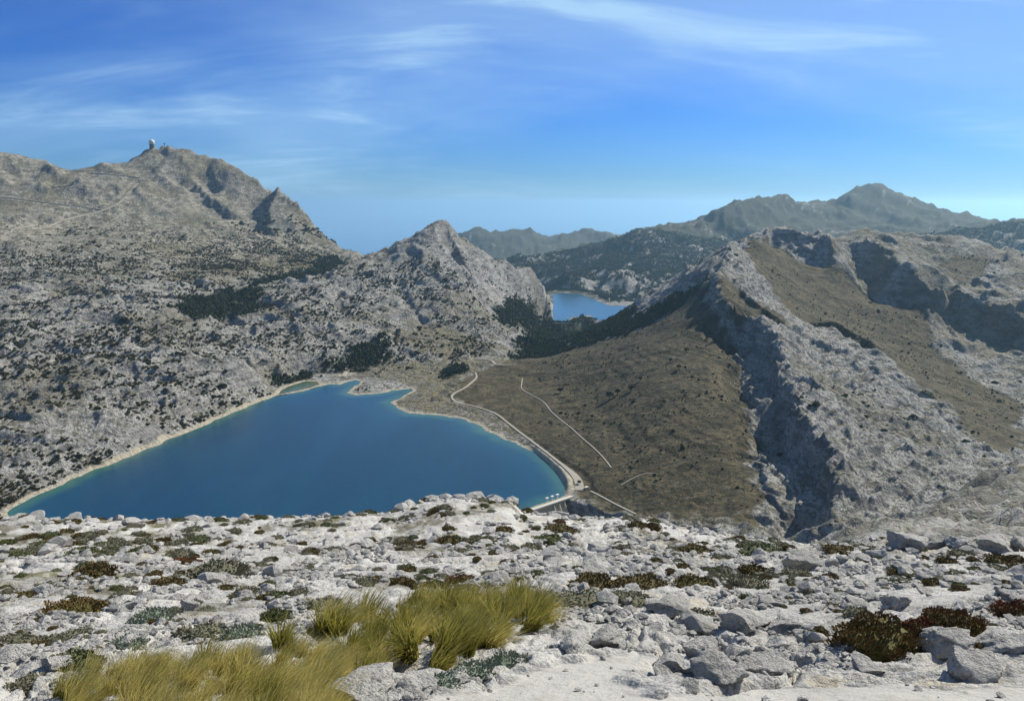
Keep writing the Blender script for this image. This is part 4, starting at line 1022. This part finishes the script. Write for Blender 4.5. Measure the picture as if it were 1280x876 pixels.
# visible from the summit?
def seen(P, lift=2.0):
    ok = np.ones(len(P), bool)
    for f in np.concatenate([np.linspace(.62, .94, 14), [.965, .985]]):
        x, y = P[:, 0]*f, P[:, 1]*f; z = EYE+(P[:, 2]+lift-EYE)*f
        m = np.hypot(x, y) > 300
        ok &= ~(m & (Hmain(x, y) > z))
    return ok
vis = seen(PS)
px_, py_ = project(PS)
app = SS/rS*(vis & (px_ > 0) & (px_ < 1280) & (py_ < 655))
top = np.argsort(-app)[:290]
isl = np.zeros(len(PS), bool); isl[top] = True
print('shrubs', len(PS), int(vis.sum()), round(time.time()-T0, 1))
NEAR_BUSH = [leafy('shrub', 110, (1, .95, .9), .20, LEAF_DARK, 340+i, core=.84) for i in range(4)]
def lab_slope(p, s_):
    px, py = project(p[None]); px = px[0]
    if px < 480:
        big = 'large' if s_ > 6.5 else 'small'; w_ = 'by the pale shore band' if p[2] < 14 else ('low on the karst slope at the left edge' if px < 110 else ('low on the karst slope above the long lake shore' if p[2] < 70 else 'high on the pale karst slope left of the lake'))
        return big+' dark evergreen shrub '+w_, big+' dark shrubs '+w_
    if px > 960: return 'dark shrub on the pale rock slab of the cliff ridge', 'dark shrubs on the rock slab'
    return 'low dark shrub on the brown heath slope above the dam', 'low shrubs on the brown slope'
for i in top:
    o = bpy.data.objects.new('shrub', NEAR_BUSH[i % 4]); o.location = PS[i]; s_ = float(SS[i]); o.scale = (s_, s_, s_); o.rotation_euler = (0, 0, float(rng.random()*6.28))
    l, gp = lab_slope(PS[i], s_); link(o, l, 'shrub', None, gp)
k = ~isl
scatter('shrubbery', PS[k], SS[k], rng.random(k.sum())*6.28, BUSH_FAR, 'countless small dark shrubs sprinkled over the mountain slopes', 'shrubbery', LEAF_DARK)
FD = m_forest*dry*.055*smooth(-.55, .0, perlin(X1/45, Y1/45, 411)+.25)
PF, rF, iF = pick(FD, 12)
SF = rng.lognormal(math.log(4.6), .25, len(PF))*np.where(rF > 2800, 1.35, 1)
PF[:, 2] += SF*.45
k = rng.random(len(PF)) < np.where(rF > 2800, .6, 1)
scatter('forest', PF[k], SF[k], rng.random(k.sum())*6.28, PINE_FAR, 'dark pine and oak woods round the lake heads and in the pass', 'forest', LEAF_PINE)
print('forest', int(k.sum()))

# single trees that stand out
def tree_mesh(seed, n=260):
    crown = leafy('crown', n, (1, 1, .85), .13, LEAF_DARK, seed, core=.8)
    bm = bmesh.new()
    def limb(a, b_, r0, r1_):
        a = Vector(a); b_ = Vector(b_); q = (b_-a).to_track_quat('Z', 'Y'); ring = []
        for p, r in ((a, r0), (b_, r1_)):
            ring.append([bm.verts.new(p+q @ Vector((r*math.cos(t*math.pi/3), r*math.sin(t*math.pi/3), 0))) for t in range(6)])
        for t in range(6): bm.faces.new((ring[0][t], ring[0][(t+1) % 6], ring[1][(t+1) % 6], ring[1][t]))
    limb((0, 0, -.1), (.03, .02, .40), .07, .045); limb((.03, .02, .36), (.22, .08, .62), .04, .02); limb((.03, .02, .36), (-.2, -.06, .60), .04, .02); limb((.03, .02, .40), (.0, .18, .66), .035, .015)
    me = bpy.data.meshes.new('trunk'); bm.to_mesh(me); bm.free(); me.materials.append(MBARK)
    return crown, me
TREES = [tree_mesh(360+i) for i in range(3)]
for i, (px, py, h, lab) in enumerate([
    (700, 492, 11, 'lone dark round tree on the brown slope near the footpath'), (762, 499, 12, 'large dark tree in the small grove on the brown slope'),
    (772, 493, 9, 'middle dark tree of the small grove on the brown slope'), (789, 489, 10, 'dark tree just right of the small grove on the brown slope'),
    (800, 476, 7, 'small tree above the grove on the brown slope'), (858, 441, 9, 'dark tree high on the brown slope below the cliff'),
    (848, 462, 8, 'dark tree on the brown slope left of the cliff shadow'), (838, 452, 6, 'small dark tree among others high on the brown slope'),
    (740, 523, 6, 'small tree by the footpath on the brown slope'), (830, 505, 6, 'small lone tree in the middle of the brown slope'),
    (865, 474, 6, 'small tree near the foot of the cliff shadow'), (724, 605, 5, 'small dark tree beside the road end at the dam'),
    (780, 560, 5, 'bushy small tree low on the brown slope'), (707, 520, 5, 'small tree between road and footpath')]):
    p = cast(px, py); e = bpy.data.objects.new('tree', None); e.location = p; e.scale = (h, h, h); e.rotation_euler = (0, 0, i*1.3)
    link(e, lab, 'tree', None, 'single trees on the brown slope')
    c, t = TREES[i % 3]
    co = bpy.data.objects.new('crown', c); co.location = (0, 0, .58); link(co, parent=e)
    link(bpy.data.objects.new('trunk', t), parent=e)

# ------------------------------------------------------------------ dam
def bm_obj(name, bm, mat, parent=None, **kw):
    me = bpy.data.meshes.new(name); bmesh.ops.recalc_face_normals(bm, faces=bm.faces[:]); bm.to_mesh(me); bm.free(); me.materials.append(mat)
    return link(bpy.data.objects.new(name, me), parent=parent, **kw)
def prism(bm, prof, x0, x1):
    """profile in (y, z) swept along x"""
    a = [bm.verts.new((x0, y, z)) for y, z in prof]; b_ = [bm.verts.new((x1, y, z)) for y, z in prof]; n = len(prof)
    bm.faces.new(a); bm.faces.new(b_[::-1])
    for i in range(n): bm.faces.new((a[i], b_[i], b_[(i+1) % n], a[(i+1) % n]))
def box(bm, x0, x1, y0, y1, z0, z1): prism(bm, [(y0, z0), (y1, z0), (y1, z1), (y0, z1)], x0, x1)
def mat_plain(name, c0, c1, scale=.6, rough=.85):
    m, nt, b = newmat(name); g = NB(nt); tcn = g.n('ShaderNodeTexCoord').outputs['Object']
    g.l(g.mix(g.noise(scale, 5, .65, vec=tcn), c0, c1), b.inputs['Base Color']); b.inputs['Roughness'].default_value = rough
    return m
CONC = mat_plain('pale_concrete', (.42, .40, .34), (.55, .52, .44)); CONCY = mat_plain('warm_concrete', (.46, .42, .28), (.58, .53, .38)); STEEL = mat_plain('painted_steel', (.60, .61, .62), (.72, .73, .74), rough=.5)
dvec = (DAM_B-DAM_A)[:2]; ang = math.atan2(dvec[1], dvec[0])
dam = bpy.data.objects.new('dam', None); dam.location = (DAM_A[0], DAM_A[1], 0); dam.rotation_euler = (0, 0, ang)
link(dam, 'pale concrete dam with a walkway closing the near end of the lake', 'dam')
L0 = -70
bm = bmesh.new(); prism(bm, [(3.2, -24), (3.2, 1.6), (-1.2, 1.6), (-1.6, -3), (-13, -26)], L0, LD+2); bm_obj('wall', bm, CONCY, dam)
bm = bmesh.new(); box(bm, L0, LD+6, -4.6, 3.8, 1.6, 2.5); bm_obj('walkway', bm, CONC, dam)
bm = bmesh.new(); box(bm, L0, LD+4, -4.6, -4.2, 2.503, 3.5); bm_obj('parapet', bm, CONC, dam)
bm = bmesh.new(); box(bm, L0, LD+4, 3.4, 3.8, 2.503, 3.5); bm_obj('parapet', bm, CONC, dam)
def along_px(px):
    f = np.linspace(0, 1, 400); P = DAM_A[None]+(DAM_B-DAM_A)[None]*f[:, None]; x, _ = project(P); return float(np.interp(px, x, f*LD))
for px in (690, 696.5, 703, 711):
    a = along_px(px)
    bm = bmesh.new(); prism(bm, [(-1.0, 1.597), (-4.0, 1.597), (-5.0, -2.0), (-8.5, -9.0), (-15.5, -25), (-10, -25)], a-.55, a+.55); bm_obj('spillway_pier', bm, CONC, dam)
for px in (687, 693.5, 700):
    a = along_px(px)
    bm = bmesh.new(); box(bm, a-.5, a+.5, 4.0, 5.0, -2, 7.0); box(bm, a-1.9, a+1.9, 3.1, 5.9, 7.0, 8.6); bm_obj('gate_hoist', bm, STEEL, dam)
e = bpy.data.objects.new('keeper_hut', None); p = cast(733, 611); e.location = p+np.array([0, 0, -.3]); e.rotation_euler = (0, 0, ang)
link(e, 'tiny pale hut with flat roof where the road meets the dam', 'hut')
bm = bmesh.new(); box(bm, -2.6, 2.6, -1.8, 1.8, 0, 2.9); bm_obj('wall', bm, CONC, e)
bm = bmesh.new(); box(bm, -2.9, 2.9, -2.1, 2.1, 2.903, 3.2); bm_obj('roof', bm, CONCY, e)
bm = bmesh.new(); box(bm, -.5, .5, -1.86, -1.803, .3, 2.2); bm_obj('door', bm, mat_plain('dark_door', (.05, .05, .05), (.08, .07, .06)), e)

# ------------------------------------------------------------------ radar dome on the summit
WHITE = mat_plain('radome_white', (.60, .57, .49), (.68, .65, .57), .1, .6); DARKB = mat_plain('station_wall', (.10, .09, .075), (.18, .16, .13), .2)
S_ = at(190, 183.0, 4318); gz = float(Hmain(np.array([S_[0]]), np.array([S_[1]]))[0])
zt = at(190, 182.5, 4318)[2]; gz = min(gz, zt)-2
e = bpy.data.objects.new('radar_station', None); e.location = (S_[0], S_[1], gz)
link(e, 'white radar dome on a dark drum at the top of the high mountain', 'radar station')
hb = max(9.0, at(190, 180.5, 4318)[2]-gz)
bm = bmesh.new(); bmesh.ops.create_cone(bm, cap_ends=True, segments=20, radius1=13.5, radius2=12.5, depth=hb+14); bmesh.ops.translate(bm, verts=bm.verts, vec=(0, 0, (hb-14)/2)); bm_obj('drum', bm, DARKB, e)
bm = bmesh.new(); bmesh.ops.create_icosphere(bm, subdivisions=3, radius=15); bmesh.ops.translate(bm, verts=bm.verts, vec=(0, 0, hb+10)); bm_obj('dome', bm, WHITE, e)
bm = bmesh.new(); bmesh.ops.create_cone(bm, cap_ends=True, segments=20, radius1=14.8, radius2=14.8, depth=1.6); bmesh.ops.translate(bm, verts=bm.verts, vec=(0, 0, hb)); bm_obj('deck_ring', bm, CONC, e)
p = at(206, 186, 4328); gz2 = float(Hmain(np.array([p[0]]), np.array([p[1]]))[0])
m_e = bpy.data.objects.new('antenna_mast', None); m_e.location = (p[0], p[1], gz2-3); link(m_e, 'slim antenna mast with a platform right of the radar dome', 'mast')
bm = bmesh.new(); box(bm, -1.1, 1.1, -1.1, 1.1, 0, 30); bm_obj('pole', bm, DARKB, m_e)
bm = bmesh.new(); box(bm, -6, 6, -4, 4, 26, 28.5); bm_obj('platform', bm, DARKB, m_e)

# ------------------------------------------------------------------ foreground stones
def boulder(name, seed, flat_, sub=3, cuts=11, mat=None):
    rg = np.random.default_rng(seed)
    bm = bmesh.new(); bmesh.ops.create_icosphere(bm, subdivisions=sub, radius=1.0)
    V = np.array([v.co[:] for v in bm.verts])
    for _ in range(cuts):
        nrm = rg.normal(size=3); nrm /= np.linalg.norm(nrm); dd = .36+.46*rg.random()
        over = V@nrm-dd; k = over > 0; V[k] -= np.outer(over[k], nrm)
    r = np.linalg.norm(V, axis=1)[:, None]; d = V/r
    dsp = .10*perlin(d[:, 0]*2.2+seed, d[:, 1]*2.2+d[:, 2]*1.9, seed)-.11*np.abs(perlin(d[:, 0]*4+seed, d[:, 1]*4+d[:, 2]*3.3, seed+3))-.07*np.abs(perlin(d[:, 0]*9+seed, d[:, 1]*9+d[:, 2]*7.1, seed+5))+.03*perlin(d[:, 0]*19+seed, d[:, 1]*19+d[:, 2]*15.1, seed+7)
    V = V+d*dsp[:, None]
    V *= np.array([1, .62+.3*rg.random(), flat_])
    V[:, :2] /= np.abs(V[:, 0]).max()*2; V[:, 2] /= np.abs(V[:, 0]).max()*2 if False else 1.7
    for v, c in zip(bm.verts, V): v.co = c
    me = bpy.data.meshes.new(name); bm.to_mesh(me); bm.free(); me.materials.append(mat)
    me.polygons.foreach_set('use_smooth', np.full(len(me.polygons), sub > 2, bool))
    return me
def mat_rock():
    m, nt, b = newmat('limestone_rock'); g = NB(nt)
    n1 = g.noise(1.6, 5); n2 = g.noise(9, 5, .7); n3 = g.noise(38, 4, .7); oi = g.n('ShaderNodeObjectInfo').outputs['Random']
    c = g.mix(g.ramp(n1, .35, .66), (.40, .388, .352), (.58, .56, .515))
    c = g.mix(g.ramp(n2, .53, .62, 0, .6), c, (.25, .245, .232)); c = g.mix(g.ramp(n3, .52, .62, 0, .55), c, (.16, .158, .15))
    c = g.mix(g.ramp(oi, .2, 1., 0, .35), c, (.38, .365, .32))
    g.l(c, b.inputs['Base Color'])
    g.l(g.bump(g.m('ADD', g.m('MULTIPLY', n2, .14), g.m('MULTIPLY', n3, .045)), .95, 1.0), b.inputs['Normal'])
    return m
MROCK = mat_rock()
BOULD = [boulder('boulder', 500+i, .55+.06*(i % 4), 4, 16, MROCK) for i in range(9)]
STONE = [boulder('stone', 540+i, .7, 2, 10, MROCK) for i in range(6)]
PEB = [boulder('pebble', 560+i, .7, 1, 6, MROCK) for i in range(4)]
def put_boulder(px, py, wpx, lab, k=0, rz=0, tilt=(0, 0), hs=1.0, group=None, name='boulder', sink=.16):
    p = castf(px, py); dist = np.linalg.norm(p-np.array([0, 0, EYE])); w = wpx/1000*dist
    o = bpy.data.objects.new(name, BOULD[k % len(BOULD)]); o.scale = (w, w, w*hs); o.rotation_euler = (tilt[0], tilt[1], rz)
    o.location = (p[0], p[1], p[2]+w*hs*.32-w*sink); link(o, lab, 'boulder', None, group); return o
for a in [
 (905, 846, 80, 'broad low boulder with a dark hollow underside at the edge of the track', 0, .1, (0, .05), .8), (842, 840, 62, 'pitted grey boulder at the corner of the pale track', 1, .8, (0, 0), .8),
 (878, 822, 55, 'small grey block behind the two boulders at the track edge', 2, 2.0, (0, 0), .9), (958, 838, 75, 'flat pale rock right of the broad low boulder', 3, .3, (0, 0), .6),
 (1212, 838, 58, 'large tilted slab casting a dark shadow on the track', 4, .5, (.35, -.35), .8), (1258, 806, 62, 'pale rock above the tilted slab at the picture edge', 5, .2, (0, 0), .7),
 (1118, 818, 60, 'pale sharp rock in front of the dark red shrub', 6, -.2, (0, .15), .8), (1180, 802, 58, 'rounded pale rock right of the dark red shrub', 7, .4, (0, 0), .7),
 (1085, 838, 50, 'small grey stone left of the tilted slab', 8, 1.1, (0, 0), .7), (865, 784, 66, 'pale weathered block on the stony slope behind the track', 0, 2.4, (0, 0), .7),
 (930, 786, 82, 'ledge-like rock with a dark shadowed front', 1, .2, (0, .05), .7), (985, 784, 66, 'bluish shaded rock beside the dark red shrub', 2, .7, (0, 0), .7),
 (1005, 708, 50, 'dark-faced boulder leaning on the stony crest', 3, .4, (.2, .1), .8), (1130, 688, 50, 'dark rounded boulder at the left end of the rocky crest', 4, 1.0, (0, 0), 1.1),
 (1165, 684, 42, 'second boulder of the rocky crest', 5, .2, (0, 0), 1.0), (1195, 686, 36, 'third boulder of the rocky crest beside a gap', 6, .9, (0, 0), 1.0),
 (1215, 690, 40, 'low wide boulder in the middle of the rocky crest', 7, .5, (0, 0), .8), (1245, 690, 44, 'grey boulder near the right end of the rocky crest', 8, .3, (0, 0), 1.0), (1270, 684, 30, 'last small boulder of the rocky crest at the picture edge', 0, 1.3, (0, 0), 1.0),
 (1100, 697, 32, 'small boulder just below the rocky crest', 1, 2.2, (0, 0), .9),
 (28, 655, 40, 'pale outcrop on the brow at the picture edge', 6, .2, (0, 0), .6),
 (760, 800, 50, 'grey stone at the far edge of the pale track', 6, .2, (0, 0), .8), (715, 812, 46, 'pale stone left of the track beside the grass', 7, 1.7, (0, 0), .8), (455, 868, 90, 'knobbly white rock in front of the grass at the picture bottom', 8, .5, (0, 0), .7),
 (520, 856, 70, 'white rock between grass and track', 0, 1.5, (0, 0), .7), (70, 838, 46, 'white stone among cushions left of the grass', 1, .2, (0, 0), .8), (835, 760, 60, 'pale rock on the slope above the track', 2, .3, (0, 0), .7)]:
    put_boulder(*a)
def zone(p):
    px, py = project(np.asarray(p)[None]); px, py = float(px[0]), float(py[0])
    if py < 672: return 'near the brow above the lake' if px < 640 else ('near the brow below the dam and brown slope' if px < 1030 else 'beyond the rocky crest')
    if px > 1000: return 'on the bare pale slabs round the red shrubs' if py > 715 else 'by the rocky crest'
    if px > 700: return 'on the broken ground between track and brow'
    if py > 735: return 'in the rubble left of the grass' if px < 400 else 'beside the tall grass'
    return 'on the pale slope behind the grass' if px > 330 else 'on the white rubble at the left of the slope'
def scat_fg(n, seed, r0, r1_, dens_fn=None):
    rg = np.random.default_rng(seed); r = np.exp(rg.uniform(math.log(r0), math.log(r1_), n)); th = rg.uniform(-TH*.97, TH*.97, n)
    x, y = r*np.sin(th), r*np.cos(th); return np.column_stack([x, y, Hfg(x, y)]), r, th, rg
def trackmask(x, y):
    d = seg_dist(x, y, TRACK); return np.where(in_poly(x, y, TRACK), d, -d)
def seen_fg(P, lift=.1):
    ok = np.ones(len(P), bool)
    for f in np.linspace(.45, .985, 26):
        x, y = P[:, 0]*f, P[:, 1]*f; z = EYE+(P[:, 2]+lift-EYE)*f
        ok &= ~((np.hypot(x, y) > 2) & (Hfg(x, y) > z))
    px, py = project(P); return ok & (px > -5) & (px < 1285) & (py < 880)
P_, r_, t_, rg = scat_fg(2600, 21, 5.2, 60)
k = (trackmask(P_[:, 0], P_[:, 1]) < -.12) & (perlin(P_[:, 0]/3, P_[:, 1]/3, 601) > -.05+.5*(project(P_)[0] < 680)) & seen_fg(P_)
P_, r_ = P_[k][:150], r_[k][:150]
for i, p in enumerate(P_):
    w = r_[i]*float(rg.lognormal(math.log(.016), .42)); o = bpy.data.objects.new('boulder', (BOULD+STONE)[int(rg.integers(0, 15))]); hs = .7+.4*rg.random()
    o.scale = (w, w, w*hs); o.rotation_euler = (rg.normal()*.2, rg.normal()*.2, rg.random()*6.28); o.location = (p[0], p[1], p[2]+w*.12)
    szw = 'small pale' if w < r_[i]*.013 else ('middling grey' if w < r_[i]*.021 else 'large pale grey')
    link(o, szw+' limestone rock lying '+zone(p), 'boulder', None, szw+' loose rocks '+zone(p))
P_, r_, t_, rg = scat_fg(60000, 22, 4.6, 62)
tm = trackmask(P_[:, 0], P_[:, 1]); cl_ = perlin(P_[:, 0]/1.7, P_[:, 1]/1.7, 603)+.6*perlin(P_[:, 0]/.6, P_[:, 1]/.6, 604)
k = (tm < -.05) & (cl_ > .12+.25*(r_ > 25)) | (tm >= -.05) & (rg.random(len(P_)) < .02)
P_, r_ = P_[k], r_[k]; S_p = r_*rg.lognormal(math.log(.0062), .5, len(P_)); P_[:, 2] += S_p*.12
scatter('rubble', P_, S_p, rg.random(len(P_))*6.28, PEB+STONE[:3], 'pale broken limestone rubble covering the summit slope', 'rubble', MROCK)

# ------------------------------------------------------------------ foreground plants
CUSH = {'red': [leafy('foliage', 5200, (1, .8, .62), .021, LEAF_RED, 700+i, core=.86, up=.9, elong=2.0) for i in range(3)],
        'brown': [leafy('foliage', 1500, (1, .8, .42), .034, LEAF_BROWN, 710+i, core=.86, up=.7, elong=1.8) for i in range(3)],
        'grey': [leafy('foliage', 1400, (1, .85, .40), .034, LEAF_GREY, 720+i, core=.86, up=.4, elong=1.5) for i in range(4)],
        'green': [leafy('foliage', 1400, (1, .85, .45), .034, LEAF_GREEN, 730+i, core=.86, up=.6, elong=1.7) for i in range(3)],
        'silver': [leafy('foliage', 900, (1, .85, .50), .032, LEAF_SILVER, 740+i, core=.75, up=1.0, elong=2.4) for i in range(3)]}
def put_plant(p, w, kind, lab, hs=1.0, k=0, group=None, rz=None, name='cushion_shrub', wy=1.0):
    o = bpy.data.objects.new(name, CUSH[kind][k % len(CUSH[kind])]); o.scale = (w, w*wy, w*hs); o.rotation_euler = (0, 0, rng.random()*6.28 if rz is None else rz)
    o.location = (p[0], p[1], p[2]-.02*w); link(o, lab, 'shrub', None, group)
for i, (px, py, wpx, kind, hs, lab) in enumerate([
 (1096, 808, 98, 'red', 1.0, 'large dark red and green heath shrub beside pale rocks'), (1150, 794, 52, 'red', .95, 'middle lobe of heath shrub right of the large dark red one'), (1192, 784, 66, 'red', .9, 'reddish heath shrub right of the large one'), (1274, 770, 52, 'red', .9, 'dark red heath shrub at the right picture edge'),
 (90, 770, 84, 'red', .55, 'long reddish brown heath cushion on white rubble, far left'), (118, 718, 48, 'brown', 1.0, 'brown green cushion on the left rubble slope'), (210, 733, 44, 'brown', .9, 'small dark brown cushion left of centre on the rubble'),
 (287, 714, 44, 'brown', .7, 'flat brown cushion on bare white rock'), (232, 705, 36, 'red', .6, 'flat reddish cushion below the brow'), (576, 729, 40, 'red', .7, 'reddish cushion above the tall grass'), (545, 735, 44, 'brown', .6, 'flat brown cushion left of the reddish one above the grass'),
 (745, 735, 72, 'brown', .8, 'broad dark olive cushion right of the tall grass'), (800, 732, 66, 'brown', .7, 'olive brown cushion behind the broad one'), (868, 731, 52, 'brown', .8, 'dark brown cushion on the slope above the rocks'), (735, 757, 95, 'grey', .6, 'wide greyish brown mat below the olive cushions'), (790, 752, 60, 'grey', .7, 'grey brown mat beside the wide one'),
 (875, 778, 52, 'grey', 1.1, 'grey green cushion between pale rocks near the track'), (250, 798, 66, 'grey', .9, 'grey cushion left of the tall grass'), (302, 796, 50, 'silver', 1.0, 'silvery spiky plant beside grey cushions'), (345, 772, 36, 'green', 1.1, 'small round green cushion on white rubble'),
 (90, 832, 60, 'green', .9, 'mossy green cushion left of the dry grass'), (32, 862, 52, 'grey', 1.0, 'grey cushion in the lower left corner'), (18, 803, 44, 'grey', .9, 'grey cushion at the left picture edge'), (62, 806, 50, 'grey', .8, 'grey cushion right of the one at the left edge'), (190, 775, 50, 'silver', .9, 'silvery sprig plant on the left rubble'),
 (160, 806, 40, 'silver', .9, 'small silvery plant above the dry grass'), (545, 856, 54, 'silver', .9, 'silvery leafed plant at the edge of the track'), (590, 846, 60, 'silver', 1.0, 'pale green leafy plant between grass and track'), (635, 832, 54, 'silver', 1.0, 'leafy plant right of the pale green one by the track'),
 (400, 762, 60, 'grey', .8, 'grey green cushion behind the green grass'), (685, 676, 40, 'green', .7, 'dark green cushion on the brow right of centre'), (950, 692, 60, 'green', .6, 'green mat on the slope right of centre'), (870, 690, 46, 'brown', .6, 'dark brown cushion on the far slope'), (1050, 688, 40, 'brown', .6, 'brown cushion below the green hollow'), (700, 662, 40, 'brown', .6, 'brown cushion just below the dam')]):
    p = castf(px, py); w = wpx/1000*np.linalg.norm(p-np.array([0, 0, EYE])); put_plant(p, w, kind, lab, hs, i, rz=rng.normal()*.3)
P_, r_, t_, rg = scat_fg(5200, 23, 8, 58)
cl_ = perlin(P_[:, 0]/3.1, P_[:, 1]/5.5, 251)+.6*perlin(P_[:, 0]/1.1, P_[:, 1]/1.6, 252)
k = (trackmask(P_[:, 0], P_[:, 1]) < -.25) & (cl_ > .02-.12*(r_ > 18)) & seen_fg(P_, .15)
P_, r_ = P_[k], r_[k]; n_ = min(len(P_), 190)
kinds = ['grey', 'grey', 'brown', 'green', 'grey', 'brown', 'grey']
LABS = {'grey': 'low grey green cushion shrub', 'brown': 'low brown cushion shrub', 'green': 'low olive green cushion', 'red': 'low reddish heath cushion'}
order = np.argsort(-(rg.random(len(P_))))
for q, i in enumerate(order[:n_]):
    kd = kinds[int(rg.integers(0, 7))]; w = min(r_[i]*float(rg.lognormal(math.log(.021), .4)), 1.3)
    put_plant(P_[i], w, kd, LABS[kd]+' '+zone(P_[i]), .8+.3*rg.random(), q, 'scattered '+kd+' cushions '+zone(P_[i]))
rest = order[n_:n_+650]
if len(rest): scatter('undergrowth', P_[rest], np.minimum(r_[rest]*rg.lognormal(math.log(.016), .35, len(rest)), 1.1), rg.random(len(rest))*6.28, CUSH['grey'][:2]+CUSH['brown'][:2]+CUSH['green'][:1], 'small dry cushion plants covering the gaps between rocks', 'undergrowth', LEAF_GREY)
print('cushions', n_, len(rest), round(time.time()-T0, 1))

# grass: tall tussocks, golden at the front
def mat_grass(name, lo, hi, tip):
    m, nt, b = newmat(name); g = NB(nt)
    t = g.attr('tint').outputs['Fac']; hgt = g.attr('along').outputs['Fac']; oi = g.n('ShaderNodeObjectInfo').outputs['Random']
    c = g.mix(t, lo, hi); c = g.mix(g.ramp(hgt, .35, 1.0, 0, .75), c, tip); c = g.mix(g.ramp(oi, 0, 1, 0, .35), c, hi)
    g.l(c, b.inputs['Base Color']); b.inputs['Roughness'].default_value = .55
    tr = g.n('ShaderNodeBsdfTranslucent'); g.l(c, tr.inputs['Color']); mx = g.n('ShaderNodeMixShader', inp={0: .45})
    g.l(b.outputs[0], mx.inputs[1]); g.l(tr.outputs[0], mx.inputs[2]); g.l(mx.outputs[0], [q for q in nt.nodes if q.type == 'OUTPUT_MATERIAL'][0].inputs[0])
    return m
GR_GREEN = mat_grass('tussock_green', (.075, .075, .012), (.26, .235, .040), (.42, .36, .095)); GR_GOLD = mat_grass('tussock_gold', (.19, .17, .032), (.50, .42, .12), (.70, .58, .21))
def tussock(name, seed, n, mat, lean, spread=.5, wid=.006):
    rg = np.random.default_rng(seed); V = []; A = []; Tn = []
    for i in range(n):
        a = rg.random()*6.28; rad = .16*math.sqrt(rg.random()); b0 = np.array([rad*math.cos(a), rad*math.sin(a), -.04])
        a2 = a+rg.normal()*.7; out = spread*(.25+.75*rg.random()); L = .40+.60*rg.random(); w = wid*(.6+.8*rg.random()); tn = rg.random(); bend = 1+1.2*(rg.random() < .22)
        side_ = np.array([-math.sin(a2), math.cos(a2), 0]) if rg.random() < .5 else np.array([rg.normal(), rg.normal(), 0]); side_ /= np.linalg.norm(side_)+1e-9
        for t in (0, .35, .7, 1.0):
            c = b0+np.array([math.cos(a2)*out*t**1.7*L+lean[0]*t*t, math.sin(a2)*out*t**1.7*L+lean[1]*t*t, L*(t-.32*out*bend*t*t)])
            ww = w*(1-t*.85); V += [c-side_*ww, c+side_*ww]; A += [t, t]; Tn += [tn, tn]
    n_b = n; F = []
    base = np.arange(n_b)[:, None]*8
    F = np.concatenate([base+np.array([[0, 1, 3, 2]]), base+np.array([[2, 3, 5, 4]]), base+np.array([[4, 5, 7, 6]])])
    me = mesh_np(name, np.array(V), F, mat, True); set_float(me, 'along', np.array(A)); set_float(me, 'tint', np.array(Tn))
    return me
TG = [tussock('grass_tussock', 800+i, 170, GR_GREEN, ((.30, -.05), (.05, .05), (.18, -.18), (.36, .08))[i], (.42, .6, .5, .36)[i], .0145) for i in range(4)]; TY = [tussock('grass_tussock', 810+i, 130, GR_GOLD, ((.42, -.08), (.22, .05), (.5, -.2), (.34, .1))[i], (.40, .55, .45, .34)[i], .0125) for i in range(4)]
UP = fg_plan([(330, 836), (365, 806), (400, 782), (450, 778), (500, 768), (515, 752), (600, 746), (640, 744), (672, 752), (682, 775), (668, 795), (630, 806), (600, 822), (560, 838), (520, 830), (480, 835), (440, 828)])
FR = fg_plan([(60, 905), (90, 872), (140, 858), (200, 850), (260, 842), (330, 832), (400, 824), (450, 832), (482, 832), (478, 850), (440, 868), (420, 905), (300, 960), (100, 960)])
def inside_pts(poly, n, seed):
    rg = np.random.default_rng(seed); a = np.array(poly); x = rg.uniform(a[:, 0].min(), a[:, 0].max(), n); y = rg.uniform(a[:, 1].min(), a[:, 1].max(), n)
    k = in_poly(x, y, poly); x, y = x[k], y[k]; return np.column_stack([x, y, Hfg(x, y)-.02])
PU = inside_pts(UP, 420, 31); PU = PU[:135]
for i, p in enumerate(PU):
    o = bpy.data.objects.new('grass_tussock', (TG if i % 6 else TY)[int(rng.integers(0, 4))]); s_ = .20+.32*rng.random(); o.location = p; o.scale = (s_*1.15, s_*1.15, s_); o.rotation_euler = (rng.normal()*.08, rng.normal()*.08, rng.normal()*.7)
    gx, gy_ = project(p[None]); w_ = ('at the right end of the clump' if gx[0] > 620 else 'in the middle of the clump' if gx[0] > 500 else 'at the left end of the clump'); col_ = 'olive green' if i % 6 else 'dry golden'
    tl = 'tall ' if s_ > .58 else 'low '
    link(o, tl+col_+' grass tussock '+w_+' on the stony slope', 'grass', None, tl+col_+' tussocks '+w_)
PY = inside_pts(FR, 430, 32)
gy = 'dry golden grass swaying at the lower left of the stony slope'
scatter('grass', PY, .17+.22*rng.random(len(PY))**1.5, rng.normal(size=len(PY))*.35, TY+TG[:1], gy, 'grass', GR_GOLD)
print('grass', len(PU), len(PY))

print('done', round(time.time()-T0, 1))
